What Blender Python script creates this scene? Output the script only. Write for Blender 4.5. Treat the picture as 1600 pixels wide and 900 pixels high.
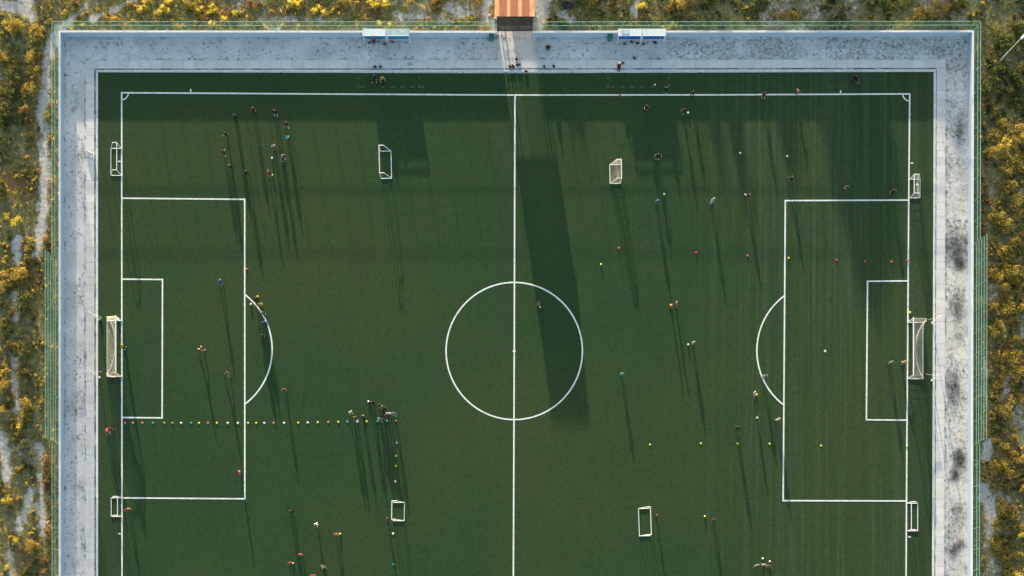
import bpy, bmesh, math, random
import numpy as np
from mathutils import Vector, Matrix, Euler

random.seed(7)
rng = np.random.default_rng(7)
for o in list(bpy.data.objects):
    bpy.data.objects.remove(o)
scene = bpy.context.scene
COL = scene.collection

# ------------------------------------------------------------------ survey frame
# World: metres, origin on the centre spot, +Y towards the gate side.
# The ground was surveyed from the aerial photograph (1600x900, 11.66 px per metre).
S = 11.66
CX, CY = 803.5, 548.5
CAMX, CAMY, CAMH = (804.0 - CX) / S, (CY - 1010.0) / S, 165.0


def G(px, py, z=0.0):
    """ground survey point -> world metres"""
    return Vector(((px - CX) / S, (CY - py) / S, z))


# ------------------------------------------------------------------ camera
cam_d = bpy.data.cameras.new('camera')
cam = bpy.data.objects.new('camera', cam_d)
COL.objects.link(cam)
cam.location = (CAMX, CAMY, CAMH)
cam.rotation_euler = (0, 0, 0)          # straight down, image top = +Y
cam_d.sensor_width = 36.0
cam_d.sensor_fit = 'HORIZONTAL'
GW = 1600.0 / S
cam_d.lens = 36.0 * CAMH / GW
cam_d.shift_x = (800.0 - 804.0) / 1600.0
cam_d.shift_y = (1010.0 - 450.0) / 1600.0
cam_d.clip_start = 1.0
cam_d.clip_end = 6000.0
scene.camera = cam

# ------------------------------------------------------------------ sky + sun
SUN_EL = math.radians(6.5)
AZ = 0.146                              # shadows drift this much to the right per unit downwards
sun_dir = Vector((-AZ, 1.0, 0.0)).normalized() * math.cos(SUN_EL) + Vector((0, 0, math.sin(SUN_EL)))
world = bpy.data.worlds.new('World')
scene.world = world
world.use_nodes = True
wn = world.node_tree
for n in list(wn.nodes):
    wn.nodes.remove(n)
w_out = wn.nodes.new('ShaderNodeOutputWorld')
w_bg = wn.nodes.new('ShaderNodeBackground')
w_sky = wn.nodes.new('ShaderNodeTexSky')
w_sky.sky_type = 'NISHITA'
w_sky.sun_disc = False
w_sky.sun_elevation = SUN_EL
w_sky.sun_rotation = math.atan2(-AZ, 1.0)
w_sky.altitude = 50
w_sky.air_density = 1.0
w_sky.dust_density = 1.6
w_sky.ozone_density = 0.9
w_bg.inputs['Strength'].default_value = 0.15
wn.links.new(w_sky.outputs[0], w_bg.inputs['Color'])
wn.links.new(w_bg.outputs[0], w_out.inputs['Surface'])

sun_d = bpy.data.lights.new('sun', 'SUN')
sun = bpy.data.objects.new('sun', sun_d)
COL.objects.link(sun)
sun_d.energy = 4.5
sun_d.angle = math.radians(0.5)
sun_d.color = (1.0, 0.84, 0.60)
sun.rotation_euler = (-sun_dir).to_track_quat('-Z', 'Y').to_euler()
sun.location = (0, 0, 80)

scene.view_settings.view_transform = 'Standard'
scene.view_settings.look = 'None'
scene.view_settings.gamma = 1.0
scene.view_settings.use_curve_mapping = False
scene.view_settings.exposure = 1.85
scene.render.engine = 'CYCLES'
scene.cycles.max_bounces = 5
scene.cycles.diffuse_bounces = 3
scene.cycles.transparent_max_bounces = 8

# ------------------------------------------------------------------ material helpers


class NT:
    def __init__(self, name):
        self.m = bpy.data.materials.new(name)
        self.m.use_nodes = True
        self.t = self.m.node_tree
        self.b = self.t.nodes['Principled BSDF']

    def n(self, typ, **kw):
        nd = self.t.nodes.new(typ)
        for k, v in kw.items():
            if k.startswith('i_'):
                nd.inputs[k[2:].replace('_', ' ')].default_value = v
            else:
                setattr(nd, k, v)
        return nd

    def l(self, a, b):
        self.t.links.new(a, b)

    def coord(self, scale=(1, 1, 1), kind='Object'):
        tc = self.n('ShaderNodeTexCoord')
        mp = self.n('ShaderNodeMapping')
        mp.inputs['Scale'].default_value = scale
        self.l(tc.outputs[kind], mp.inputs['Vector'])
        return mp.outputs[0]

    def geo(self, scale=(1, 1, 1)):
        g = self.n('ShaderNodeNewGeometry')
        mp = self.n('ShaderNodeMapping')
        mp.inputs['Scale'].default_value = scale
        self.l(g.outputs['Position'], mp.inputs['Vector'])
        return mp.outputs[0]

    def noise(self, vec, scale, detail=4, rough=0.6, dist=0.0):
        nd = self.n('ShaderNodeTexNoise')
        nd.inputs['Scale'].default_value = scale
        nd.inputs['Detail'].default_value = detail
        nd.inputs['Roughness'].default_value = rough
        nd.inputs['Distortion'].default_value = dist
        self.l(vec, nd.inputs['Vector'])
        return nd.outputs['Fac']

    def ramp(self, fac, stops):
        r = self.n('ShaderNodeValToRGB')
        el = r.color_ramp.elements
        while len(el) > 1:
            el.remove(el[-1])
        el[0].position = stops[0][0]
        el[0].color = (*stops[0][1], 1)
        for p, c in stops[1:]:
            e = el.new(p)
            e.color = (*c, 1)
        self.l(fac, r.inputs['Fac'])
        return r.outputs['Color']

    def mix(self, fac, a, b, mode='MIX'):
        m = self.n('ShaderNodeMix', data_type='RGBA', blend_type=mode)
        for val, idx in ((fac, 0), (a, 6), (b, 7)):
            if hasattr(val, 'links'):
                self.l(val, m.inputs[idx])
            elif idx == 0:
                m.inputs[0].default_value = val
            else:
                m.inputs[idx].default_value = (*val, 1)
        return m.outputs[2]

    def mth(self, op, a, b=None):
        m = self.n('ShaderNodeMath', operation=op)
        for i, v in enumerate((a, b)):
            if v is None:
                continue
            if hasattr(v, 'links'):
                self.l(v, m.inputs[i])
            else:
                m.inputs[i].default_value = v
        return m.outputs[0]

    def smooth(self, v, lo, hi):
        m = self.n('ShaderNodeMapRange', interpolation_type='SMOOTHSTEP')
        self.l(v, m.inputs[0])
        m.inputs[1].default_value = lo
        m.inputs[2].default_value = hi
        return m.outputs[0]

    def bump(self, h, strength=0.4, dist=0.02):
        b = self.n('ShaderNodeBump')
        b.inputs['Strength'].default_value = strength
        b.inputs['Distance'].default_value = dist
        self.l(h, b.inputs['Height'])
        self.l(b.outputs[0], self.b.inputs['Normal'])

    def base(self, c):
        if hasattr(c, 'links'):
            self.l(c, self.b.inputs['Base Color'])
        else:
            self.b.inputs['Base Color'].default_value = (*c, 1)
        return self

    def set(self, **kw):
        for k, v in kw.items():
            self.b.inputs[k.replace('_', ' ')].default_value = v
        return self


MATS = {}


def paint(name, col, rough=0.6, var=0.18, scale=6.0, metal=0.0, spec=0.4):
    """painted / moulded / woven surface with a little procedural wear"""
    if name in MATS:
        return MATS[name]
    t = NT(name)
    v = t.noise(t.coord(), scale, 3)
    lo = tuple(c * (1 - var) for c in col)
    hi = tuple(min(1, c * (1 + var)) for c in col)
    t.base(t.ramp(v, [(0.3, lo), (0.7, hi)]))
    t.set(Roughness=rough, Metallic=metal)
    t.b.inputs['Specular IOR Level'].default_value = spec
    MATS[name] = t.m
    return t.m


def foliage_mat(name, use_attr=True, col=(0.1, 0.1, 0.03), trans=0.5):
    t = NT(name)
    if use_attr:
        a = t.n('ShaderNodeAttribute', attribute_name='tint')
        c = a.outputs['Color']
    else:
        c = t.ramp(t.noise(t.coord(), 3.0), [(0.3, tuple(x * 0.7 for x in col)), (0.7, tuple(x * 1.3 for x in col))])
    t.base(c)
    t.set(Roughness=0.75)
    t.b.inputs['Specular IOR Level'].default_value = 0.15
    tr = t.n('ShaderNodeBsdfTranslucent')
    t.l(c, tr.inputs['Color'])
    mx = t.n('ShaderNodeMixShader')
    mx.inputs[0].default_value = trans
    t.l(t.b.outputs[0], mx.inputs[1])
    t.l(tr.outputs[0], mx.inputs[2])
    t.l(mx.outputs[0], t.t.nodes['Material Output'].inputs['Surface'])
    return t.m


# ------------------------------------------------------------------ mesh helpers


class MB:
    def __init__(self):
        self.v = []
        self.f = []
        self.mi = []

    def add(self, verts, faces, mi=0):
        o = len(self.v)
        self.v.extend([tuple(v) for v in verts])
        self.f.extend([tuple(i + o for i in f) for f in faces])
        self.mi.extend([mi] * len(faces))
        return self

    def box(self, c, s, M=None, mi=0):
        x, y, z = s[0] / 2, s[1] / 2, s[2] / 2
        vs = [Vector((a, b, d)) for d in (-z, z) for b in (-y, y) for a in (-x, x)]
        if M is not None:
            vs = [M @ v for v in vs]
        c = Vector(c)
        return self.add([v + c for v in vs], [(0, 2, 3, 1), (4, 5, 7, 6), (0, 1, 5, 4), (2, 6, 7, 3), (0, 4, 6, 2), (1, 3, 7, 5)], mi)

    def tube(self, pts, r, n=6, mi=0, cap=True):
        pts = [Vector(p) for p in pts]
        if not hasattr(r, '__len__'):
            r = [r] * len(pts)
        rings = []
        for i, p in enumerate(pts):
            a = pts[max(0, i - 1)]
            b = pts[min(len(pts) - 1, i + 1)]
            d = (b - a)
            if d.length < 1e-9:
                d = Vector((0, 0, 1))
            d.normalize()
            up = Vector((0, 0, 1)) if abs(d.z) < 0.9 else Vector((0, 1, 0))
            s = d.cross(up).normalized()
            t = s.cross(d)
            rings.append([p + (s * math.cos(2 * math.pi * k / n) + t * math.sin(2 * math.pi * k / n)) * r[i] for k in range(n)])
        vs = [v for ring in rings for v in ring]
        fs = []
        for i in range(len(pts) - 1):
            for k in range(n):
                k2 = (k + 1) % n
                fs.append((i * n + k, i * n + k2, (i + 1) * n + k2, (i + 1) * n + k))
        if cap:
            fs.append(tuple(range(n - 1, -1, -1)))
            fs.append(tuple((len(pts) - 1) * n + k for k in range(n)))
        return self.add(vs, fs, mi)

    def lathe(self, prof, n=12, c=(0, 0, 0), mi=0):
        c = Vector(c)
        vs = []
        fs = []
        for r, z in prof:
            for k in range(n):
                a = 2 * math.pi * k / n
                vs.append(c + Vector((r * math.cos(a), r * math.sin(a), z)))
        for i in range(len(prof) - 1):
            for k in range(n):
                k2 = (k + 1) % n
                fs.append((i * n + k, i * n + k2, (i + 1) * n + k2, (i + 1) * n + k))
        return self.add(vs, fs, mi)

    def ball(self, c, r, n=8, m=6, sc=(1, 1, 1), mi=0):
        c = Vector(c)
        vs = [c + Vector((0, 0, -r * sc[2]))]
        for j in range(1, m):
            a = -math.pi / 2 + math.pi * j / m
            for k in range(n):
                b = 2 * math.pi * k / n
                vs.append(c + Vector((r * sc[0] * math.cos(a) * math.cos(b), r * sc[1] * math.cos(a) * math.sin(b), r * sc[2] * math.sin(a))))
        vs.append(c + Vector((0, 0, r * sc[2])))
        fs = []
        for k in range(n):
            k2 = (k + 1) % n
            fs.append((0, 1 + k2, 1 + k))
            for j in range(m - 2):
                fs.append((1 + j * n + k, 1 + j * n + k2, 1 + (j + 1) * n + k2, 1 + (j + 1) * n + k))
            fs.append((1 + (m - 2) * n + k, 1 + (m - 2) * n + k2, len(vs) - 1))
        return self.add(vs, fs, mi)

    def mesh(self, name, mats, smooth=False):
        me = bpy.data.meshes.new(name)
        me.from_pydata(self.v, [], self.f)
        for m in (mats if isinstance(mats, (list, tuple)) else [mats]):
            me.materials.append(m)
        if any(self.mi):
            me.polygons.foreach_set('material_index', self.mi)
        if smooth:
            me.polygons.foreach_set('use_smooth', [True] * len(me.polygons))
        me.update()
        return me

    def build(self, name, mats, parent=None, smooth=False):
        return link(name, self.mesh(name, mats, smooth), parent)


def link(name, me, parent=None):
    o = bpy.data.objects.new(name, me)
    COL.objects.link(o)
    if parent is not None:
        o.parent = parent
    return o


def tag(o, label, cat, group=None, kind=None):
    o['label'] = label
    if cat:
        o['category'] = cat
    if group:
        o['group'] = group
    if kind:
        o['kind'] = kind
    return o


def struct(o):
    o['kind'] = 'structure'
    return o


def thing(name, label, cat, loc, rz=0.0, group=None):
    o = bpy.data.objects.new(name, None)
    COL.objects.link(o)
    o.empty_display_size = 0.2
    o.location = loc
    o.rotation_euler = (0, 0, rz)
    return tag(o, label, cat, group)


def ease(a, lo, hi):
    t = np.clip((a - lo) / (hi - lo), 0, 1)
    return t * t * (3 - 2 * t)


# value noise for surveys of the verge
_lat = rng.random((256, 256))


def vnoise(x, y, f):
    x = np.asarray(x) * f + 1000.0
    y = np.asarray(y) * f + 1000.0
    xi = np.floor(x).astype(int)
    yi = np.floor(y).astype(int)
    fx = x - xi
    fy = y - yi
    fx = fx * fx * (3 - 2 * fx)
    fy = fy * fy * (3 - 2 * fy)
    g = lambda a, b: _lat[a % 256, b % 256]
    return (g(xi, yi) * (1 - fx) * (1 - fy) + g(xi + 1, yi) * fx * (1 - fy) + g(xi, yi + 1) * (1 - fx) * fy + g(xi + 1, yi + 1) * fx * fy)


def fbm(x, y, f, oct=3):
    s = 0
    a = 0.5
    for i in range(oct):
        s = s + a * vnoise(x, y, f * 2 ** i)
        a *= 0.5
    return s / (1 - 0.5 ** oct)


# ------------------------------------------------------------------ ground outside the wall
SAND = [  # polylines of bare sand in the survey, with radius and strength
    ([(112, 30), (92, 44), (76, 80), (70, 130), (66, 200), (70, 260), (66, 330), (60, 395)], 8.5, 0.85),
    ([(-40, 0), (5, 6), (30, 12), (48, 24)], 9, 1.0), ([(40, -30), (44, 16)], 7, 1.0),
    ([(112, 30), (135, 6), (150, -20)], 5, .7), ([(140, 30), (178, 14), (215, -6)], 5, .9),
    ([(26, 372), (26, 405)], 8, .95), ([(24, 460), (26, 500)], 6, .7), ([(22, 560), (26, 640)], 6, .7),
    ([(6, 680), (10, 745)], 9, .8), ([(48, 770), (30, 830)], 8, .8), ([(62, 700), (66, 830)], 6, .75), ([(12, 850), (20, 900)], 7, .6),
    ([(1541, 690), (1543, 715)], 8, .9), ([(1539, 765), (1548, 800)], 11, .95), ([(1560, 770), (1585, 790)], 6, .6),
    ([(1539, 560), (1541, 640)], 5, .6), ([(1575, 590), (1570, 620)], 6, .6), ([(1546, 815), (1542, 850)], 6, .8),
    ([(858, -40), (848, 0), (842, 36)], 11, 1.0), ([(880, 22), (890, 30)], 9, .8),
    ([(765, -10), (758, 20), (770, 46)], 8, .9), ([(700, 14), (735, 20)], 10, .75), ([(620, 26), (700, 30)], 6, .7),
    ([(400, 34), (470, 30), (540, 30)], 7, .55), ([(992, -10), (993, 22)], 4.5, .95), ([(380, 40), (440, 46)], 4, .6),
    ([(1085, 20), (1110, 26)], 8, .35),
]


def capdist(px, py, a, b):
    ax, ay = a
    bx, by = b
    dx, dy = bx - ax, by - ay
    t = np.clip(((px - ax) * dx + (py - ay) * dy) / (dx * dx + dy * dy + 1e-9), 0, 1)
    return np.hypot(px - ax - t * dx, py - ay - t * dy)


def sand_at(px, py):
    px = np.asarray(px, float)
    py = np.asarray(py, float)
    wob = (fbm(px, py, 0.09) - 0.5) * 14
    s = np.zeros_like(px)
    for pl, r, k in SAND:
        d = np.full_like(px, 1e9)
        for a, b in zip(pl[:-1], pl[1:]):
            d = np.minimum(d, capdist(px, py, a, b))
        s = np.maximum(s, k * (1 - ease(d + wob, r * 0.3, r * 1.7)))
    s = np.maximum(s, 0.5 * ease(fbm(px, py, 0.02), 0.58, 0.75))
    return s


def inside(px, py, m=0.0):
    """inside the perimeter wall"""
    return (px > 94 - m) & (px < 1518 + m) & (py > 53 - m)


def axis(lo, hi, step, far):
    core = np.arange(lo, hi + step, step)
    out = [core[-1]]
    d = step
    while out[-1] < far:
        d *= 1.5
        out.append(out[-1] + d)
    neg = [core[0]]
    d = step
    while neg[-1] > -far:
        d *= 1.5
        neg.append(neg[-1] - d)
    return np.concatenate([np.array(neg[1:])[::-1], core, np.array(out[1:])])


def make_ground():
    xs = axis(-92, 92, 0.55, 3000)
    ys = axis(-52, 66, 0.55, 3000)
    X, Y = np.meshgrid(xs, ys)
    px = X * S + CX
    py = CY - Y * S
    Z = np.where(inside(px, py, 3), -0.10, -0.03 + (fbm(px, py, 0.03) - 0.5) * 0.16)
    n, m = X.shape
    v = np.stack([X, Y, Z], -1).reshape(-1, 3)
    idx = np.arange(n * m).reshape(n, m)
    f = np.stack([idx[:-1, :-1], idx[:-1, 1:], idx[1:, 1:], idx[1:, :-1]], -1).reshape(-1, 4)
    me = bpy.data.meshes.new('ground')
    me.vertices.add(len(v))
    me.vertices.foreach_set('co', v.ravel())
    me.loops.add(f.size)
    me.loops.foreach_set('vertex_index', f.ravel())
    me.polygons.add(len(f))
    me.polygons.foreach_set('loop_start', np.arange(0, f.size, 4))
    me.polygons.foreach_set('loop_total', np.full(len(f), 4))
    me.update()
    at = me.attributes.new('sand', 'FLOAT', 'POINT')
    at.data.foreach_set('value', sand_at(px, py).ravel())
    t = NT('verge_soil')
    g = t.geo()
    a = t.n('ShaderNodeAttribute', attribute_name='sand').outputs['Fac']
    fine = t.noise(g, 2.2, 6, 0.7)
    big = t.noise(g, 0.16, 4)
    soil = t.ramp(t.noise(g, .8, 6, .8), [(0.35, (0.095, 0.105, 0.048)), (0.5, (0.185, 0.165, 0.075)), (0.65, (0.32, 0.26, 0.14))])
    soil = t.mix(t.smooth(big, .5, .66), soil, (0.23, 0.135, 0.06))
    sand = t.ramp(fine, [(0.3, (0.30, 0.285, 0.26)), (0.7, (0.58, 0.56, 0.52))])
    edge = t.mth('ADD', a, t.mth('MULTIPLY', t.mth('SUBTRACT', t.noise(g, 1.1, 6, 0.75), 0.5), 1.7))
    m1 = t.smooth(edge, 0.30, 0.85)
    c = t.mix(m1, soil, sand)
    c = t.mix(t.smooth(t.noise(g, 5.5, 4, 0.7), 0.60, 0.72), c, (0.08, 0.09, 0.036))
    t.base(c).set(Roughness=0.95)
    t.b.inputs['Specular IOR Level'].default_value = 0.1
    t.bump(fine, 0.8, 0.06)
    me.materials.append(t.m)
    return struct(link('ground', me))


make_ground()

# ------------------------------------------------------------------ apron, turf
BOT = 990.0   # the pitch goes on below the frame


def poly_sheet(name, pts, z, mat, parent=None):
    mb = MB()
    mb.add([(p.x, p.y, z) for p in pts], [tuple(range(len(pts)))])
    o = mb.build(name, mat, parent)
    return o


def apron_mat():
    t = NT('apron_gravel')
    g = t.geo()
    big = t.noise(g, 0.22, 5, 0.6)
    fine = t.noise(g, 3.6, 6, 0.75)
    c = t.ramp(big, [(0.3, (0.46, 0.44, 0.42)), (0.5, (0.61, 0.585, 0.565)), (0.72, (0.76, 0.73, 0.70))])
    sp = t.mth('MAXIMUM', t.smooth(fine, 0.55, 0.68), t.smooth(t.noise(g, 1.5, 6, 0.85), 0.56, 0.70))
    sp2 = t.mth('MULTIPLY', t.smooth(t.noise(g, 2.1, 2, 0.6), 0.57, 0.66), t.smooth(t.noise(g, 0.3, 3, .6), 0.36, 0.56))
    c = t.mix(t.mth('MULTIPLY', sp, 0.6), c, (0.22, 0.215, 0.20))
    c = t.mix(t.mth('MULTIPLY', sp2, 0.72), c, (0.15, 0.15, 0.135))
    sx = t.n('ShaderNodeSeparateXYZ')
    t.l(g, sx.inputs[0])
    # the side nearest the entrance corner of the right end is darker and weedier
    rgt = t.smooth(sx.outputs[0], 20.0, 36.0)
    dk = t.mth('MULTIPLY', rgt, t.smooth(t.noise(g, 1.7, 5, 0.75), 0.46, 0.68))
    c = t.mix(t.mth('MULTIPLY', dk, 0.5), c, (0.17, 0.17, 0.14))
    # weathered band of dirt against the foot of the wall, old scorch marks on the right
    for (qx, qy), rx, ry, k in [((1496, 390), 2.3, 2.9, .8), ((1497, 478), 1.6, 3.4, .5), ((1490, 602), 1.3, 3.0, .6), ((1498, 728), 1.5, 2.4, .66),
                                ((1492, 855), 1.3, 2.4, .4), ((1500, 205), 1.2, 2.6, .35), ((1495, 535), 1.2, 1.2, .3), ((1494, 845), 1.6, 1.6, .3), ((1498, 780), 1.4, 1.4, .3)]:
        p = G(qx, qy)
        dx = t.mth('DIVIDE', t.mth('SUBTRACT', sx.outputs[0], p.x), rx)
        dy = t.mth('DIVIDE', t.mth('SUBTRACT', sx.outputs[1], p.y), ry)
        d = t.mth('SQRT', t.mth('ADD', t.mth('MULTIPLY', dx, dx), t.mth('MULTIPLY', dy, dy)))
        d = t.mth('ADD', d, t.mth('MULTIPLY', t.mth('SUBTRACT', t.noise(g, 0.9, 6, .85), 0.5), 4.6))
        s = t.mth('SUBTRACT', 1.0, t.smooth(d, 0.3, 1.3))
        c = t.mix(t.mth('MULTIPLY', s, k * .5), c, (0.17, 0.16, 0.16))
    t.base(c).set(Roughness=0.95)
    t.b.inputs['Specular IOR Level'].default_value = 0.15
    t.bump(fine, 0.5, 0.03)
    return t.m


poly_sheet('gravel_apron', [G(93, 52), G(1520, 51), G(1517, BOT), G(93, BOT)], 0.0, apron_mat())
struct(bpy.data.objects['gravel_apron'])


def turf_mat():
    t = NT('artificial_turf')
    g = t.geo()
    sx = t.n('ShaderNodeSeparateXYZ')
    t.l(g, sx.inputs[0])
    X = sx.outputs[0]
    big = t.noise(g, 0.03, 5, 0.6)
    mid = t.noise(g, 0.6, 5, 0.7)
    fine = t.noise(g, 7.0, 4, 0.8)
    c = t.ramp(big, [(0.34, (0.0145, 0.051, 0.0195)), (0.46, (0.021, 0.058, 0.0195)), (0.56, (0.033, 0.063, 0.0195)), (0.66, (0.045, 0.064, 0.0195))])
    c = t.mix(t.mth('MULTIPLY', t.smooth(mid, 0.42, 0.68), t.mth('ADD', 0.35, t.mth('MULTIPLY', t.smooth(big, .42, .6), .5))), c, (0.043, 0.053, 0.021))
    # brushing stripes run along the short side, strongest on the right end
    st = t.noise(t.geo((1.0, 0.012, 1.0)), 0.85, 4, 0.75)
    k = t.mth('ADD', 0.08, t.mth('MULTIPLY', t.smooth(X, 22.0, 34.0), 0.95))
    c = t.mix(t.mth('MULTIPLY', t.smooth(st, 0.46, 0.62), k), c, (0.050, 0.075, 0.036))
    st2 = t.noise(t.geo((1.0, 0.01, 1.0)), 2.3, 2, 0.6)
    c = t.mix(t.mth('MULTIPLY', t.smooth(st2, 0.56, 0.66), t.mth('MULTIPLY', k, 0.55)), c, (0.085, 0.112, 0.066))
    sx1 = t.noise(t.geo((0.03, 1.0, 1.0)), 1.1, 3, 0.7)
    c = t.mix(t.mth('MULTIPLY', t.smooth(sx1, 0.5, 0.7), 0.35), c, (0.032, 0.064, 0.026))
    # strips of a browner, older turf outside the goal lines
    p = t.mth('ABSOLUTE', X)
    c = t.mix(t.mth('MULTIPLY', t.smooth(p, 52.7, 53.0), 0.5), c, (0.042, 0.056, 0.026))
    # worn stain left of the centre circle
    q = G(566, 400)
    dx = t.mth('DIVIDE', t.mth('SUBTRACT', X, q.x), 1.6)
    dy = t.mth('DIVIDE', t.mth('SUBTRACT', sx.outputs[1], q.y), 5.0)
    d = t.mth('SQRT', t.mth('ADD', t.mth('MULTIPLY', dx, dx), t.mth('MULTIPLY', dy, dy)))
    c = t.mix(t.mth('MULTIPLY', t.mth('SUBTRACT', 1.0, t.smooth(t.mth('ADD', d, mid), 0.6, 1.9)), 0.75), c, (0.046, 0.044, 0.021))
    g3 = t.noise(g, 3.2, 3, 0.7)
    c = t.mix(t.mth('MULTIPLY', t.smooth(g3, 0.50, 0.70), 0.6), c, (0.062, 0.086, 0.040))
    c = t.mix(t.mth('MULTIPLY', t.smooth(t.noise(t.geo((1, 1, 1)), 1.4, 4, 0.7), 0.50, 0.68), 0.45), c, (0.013, 0.034, 0.014))
    g2 = t.noise(g, 2.6, 5, 0.85)
    c = t.mix(t.mth('MULTIPLY', t.smooth(g2, 0.36, 0.66), 0.55), c, (0.0175, 0.043, 0.0175))
    c = t.mix(t.mth('MULTIPLY', t.smooth(fine, 0.35, 0.7), 0.45), c, (0.0185, 0.044, 0.0175))
    t.base(c).set(Roughness=0.9)
    t.b.inputs['Specular IOR Level'].default_value = 0.12
    t.bump(fine, 0.35, 0.02)
    return t.m


TURF_Z = 0.02
turf = poly_sheet('turf_pitch', [G(153.3, 113.2), G(806, 114.6), G(1459, 112.4), G(1455.5, BOT), G(153.5, BOT)], TURF_Z, turf_mat())
struct(turf)

# painted lines: parts of the turf
lt = NT('line_paint')
lv = lt.noise(lt.geo(), 2.0, 5, 0.7)
lt.base(lt.ramp(lv, [(0.28, (0.44, 0.49, 0.44)), (0.5, (0.68, 0.71, 0.68)), (0.7, (0.80, 0.82, 0.80))])).set(Roughness=0.8)
LINE = lt.m
_lz = [TURF_Z + 0.004]


def strip(name, pts, w=0.19, closed=False, mat=None, dz=True):
    pts = [Vector((p.x, p.y)) for p in pts]
    L, R = [], []
    n = len(pts)
    for i, p in enumerate(pts):
        a = pts[i - 1] if (i > 0 or closed) else p
        b = pts[(i + 1) % n] if (i < n - 1 or closed) else p
        d1 = (p - a).normalized() if (p - a).length > 1e-6 else (b - p).normalized()
        d2 = (b - p).normalized() if (b - p).length > 1e-6 else d1
        m = (d1 + d2)
        m = m.normalized()
        nn = Vector((-m.y, m.x))
        k = 1.0 / max(0.5, nn.dot(Vector((-d1.y, d1.x))))
        L.append(p + nn * w / 2 * k)
        R.append(p - nn * w / 2 * k)
    z = _lz[0]
    _lz[0] += 0.0015
    mb = MB()
    vs = [(q.x, q.y, z) for q in L] + [(q.x, q.y, z) for q in R]
    fs = []
    rngN = n if closed else n - 1
    for i in range(rngN):
        j = (i + 1) % n
        fs.append((n + i, n + j, j, i))
    mb.add(vs, fs)
    return mb.build(name, mat or LINE, turf)


def arc(cx, cy, r, a0, a1, n=40, ry=None):
    ry = ry or r
    return [G(cx + r * math.cos(a0 + (a1 - a0) * i / n), cy + ry * math.sin(a0 + (a1 - a0) * i / n)) for i in range(n + 1)]


strip('touchline', [G(*p) for p in ((189, 145), (345, 145.9), (500, 147), (805, 148.6), (1110, 148.3), (1300, 147.5), (1422, 146.8))])
strip('goal_line', [G(190.2, 145), G(190.4, 500), G(190.8, BOT)])
strip('goal_line', [G(1421.4, 147), G(1419.8, 313), G(1418, 560), G(1416.8, 700), G(1415.2, BOT)])
strip('halfway_line', [G(804.6, 148.6), G(803.5, 548), G(801.8, BOT)])
circ = arc(803.5, 548.5, 106.5, 0, 2 * math.pi, 96, 107.2)[:-1]
strip('centre_circle', circ, closed=True)
strip('penalty_area_line', [G(190.4, 309.8), G(382.4, 311.6), G(382.6, 779.4), G(190.6, 778)])
strip('goal_area_line', [G(190.4, 436.3), G(254, 436.8), G(253.4, 653), G(190.6, 652.4)])
strip('penalty_arc', arc(318, 546, 107.3, -math.acos(64.5 / 107.3), math.acos(64.5 / 107.3)))
strip('penalty_area_line', [G(1420, 312.8), G(1227, 313.6), G(1223.6, 782.3), G(1416.4, 782.8)])
strip('goal_area_line', [G(1418.6, 439), G(1355.4, 439.6), G(1353.6, 656), G(1417, 656.6)])
strip('penalty_arc', arc(1289.5, 548, 107, math.pi - math.acos(64 / 107), math.pi + math.acos(64 / 107)))
strip('corner_arc', arc(190, 145.5, 10.6, 0, math.pi / 2, 10), 0.15)
strip('corner_arc', arc(1421.4, 147, 11, math.pi / 2, math.pi, 10), 0.15)
for a, b in (((298, 139.4), (298, 143.6)), ((1313.4, 141.6), (1313.4, 145.6)), ((185, 834), (189, 834)), ((1419, 839), (1423, 839)),
             ((1422.8, 255), (1426.8, 255)), ((184.3, 252.5), (188.5, 252.5))):
    strip('distance_mark', [G(*a), G(*b)], 0.18)


def spot(px, py, r=0.17):
    mb = MB()
    c = G(px, py)
    z = _lz[0]
    _lz[0] += 0.0015
    mb.add([(c.x + r * math.cos(i * math.pi / 8), c.y + r * math.sin(i * math.pi / 8), z) for i in range(16)], [tuple(range(16))])
    mb.build('penalty_spot' if px > 1000 else 'centre_spot', LINE, turf)


spot(803.4, 548.6, 0.2)
spot(1289, 548.5, 0.16)
FAINT = paint('faded_line_paint', (0.12, 0.15, 0.12), 0.9)
for x0 in (560, 950):
    for i in range(7 if x0 < 800 else 5):
        if x0 < 800 and i == 1:
            continue
        strip('technical_area_dash', [G(x0 + 4 + i * 15.5, 136.2), G(x0 + 10 + i * 15.5, 136.2)], 0.1, mat=FAINT)
    for xx in (x0, x0 + 95):
        strip('technical_area_dash', [G(xx, 120), G(xx, 124)], 0.11, mat=FAINT)
        strip('technical_area_dash', [G(xx, 132), G(xx, 137)], 0.13, mat=FAINT)

# ------------------------------------------------------------------ footpath slabs and kerb stones


def concrete(name, lo, hi):
    t = NT(name)
    g = t.geo()
    a = t.noise(g, 0.7, 5, 0.65)
    oi = t.n('ShaderNodeObjectInfo').outputs['Random']
    c = t.ramp(a, [(0.3, lo), (0.7, hi)])
    c = t.mix(t.mth('MULTIPLY', oi, 0.45), c, tuple(x * 0.80 for x in lo))
    c = t.mix(t.mth('MULTIPLY', t.smooth(t.noise(g, 1.1, 6, .8), 0.52, 0.72), 0.4), c, tuple(x * 0.62 for x in lo))
    c = t.mix(t.mth('MULTIPLY', t.smooth(t.noise(g, 6.0, 4, 0.7), 0.58, 0.72), 0.3), c, (0.25, 0.25, 0.22))
    t.base(c).set(Roughness=0.9)
    t.b.inputs['Specular IOR Level'].default_value = 0.15
    t.bump(a, 0.3, 0.02)
    return t.m


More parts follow.
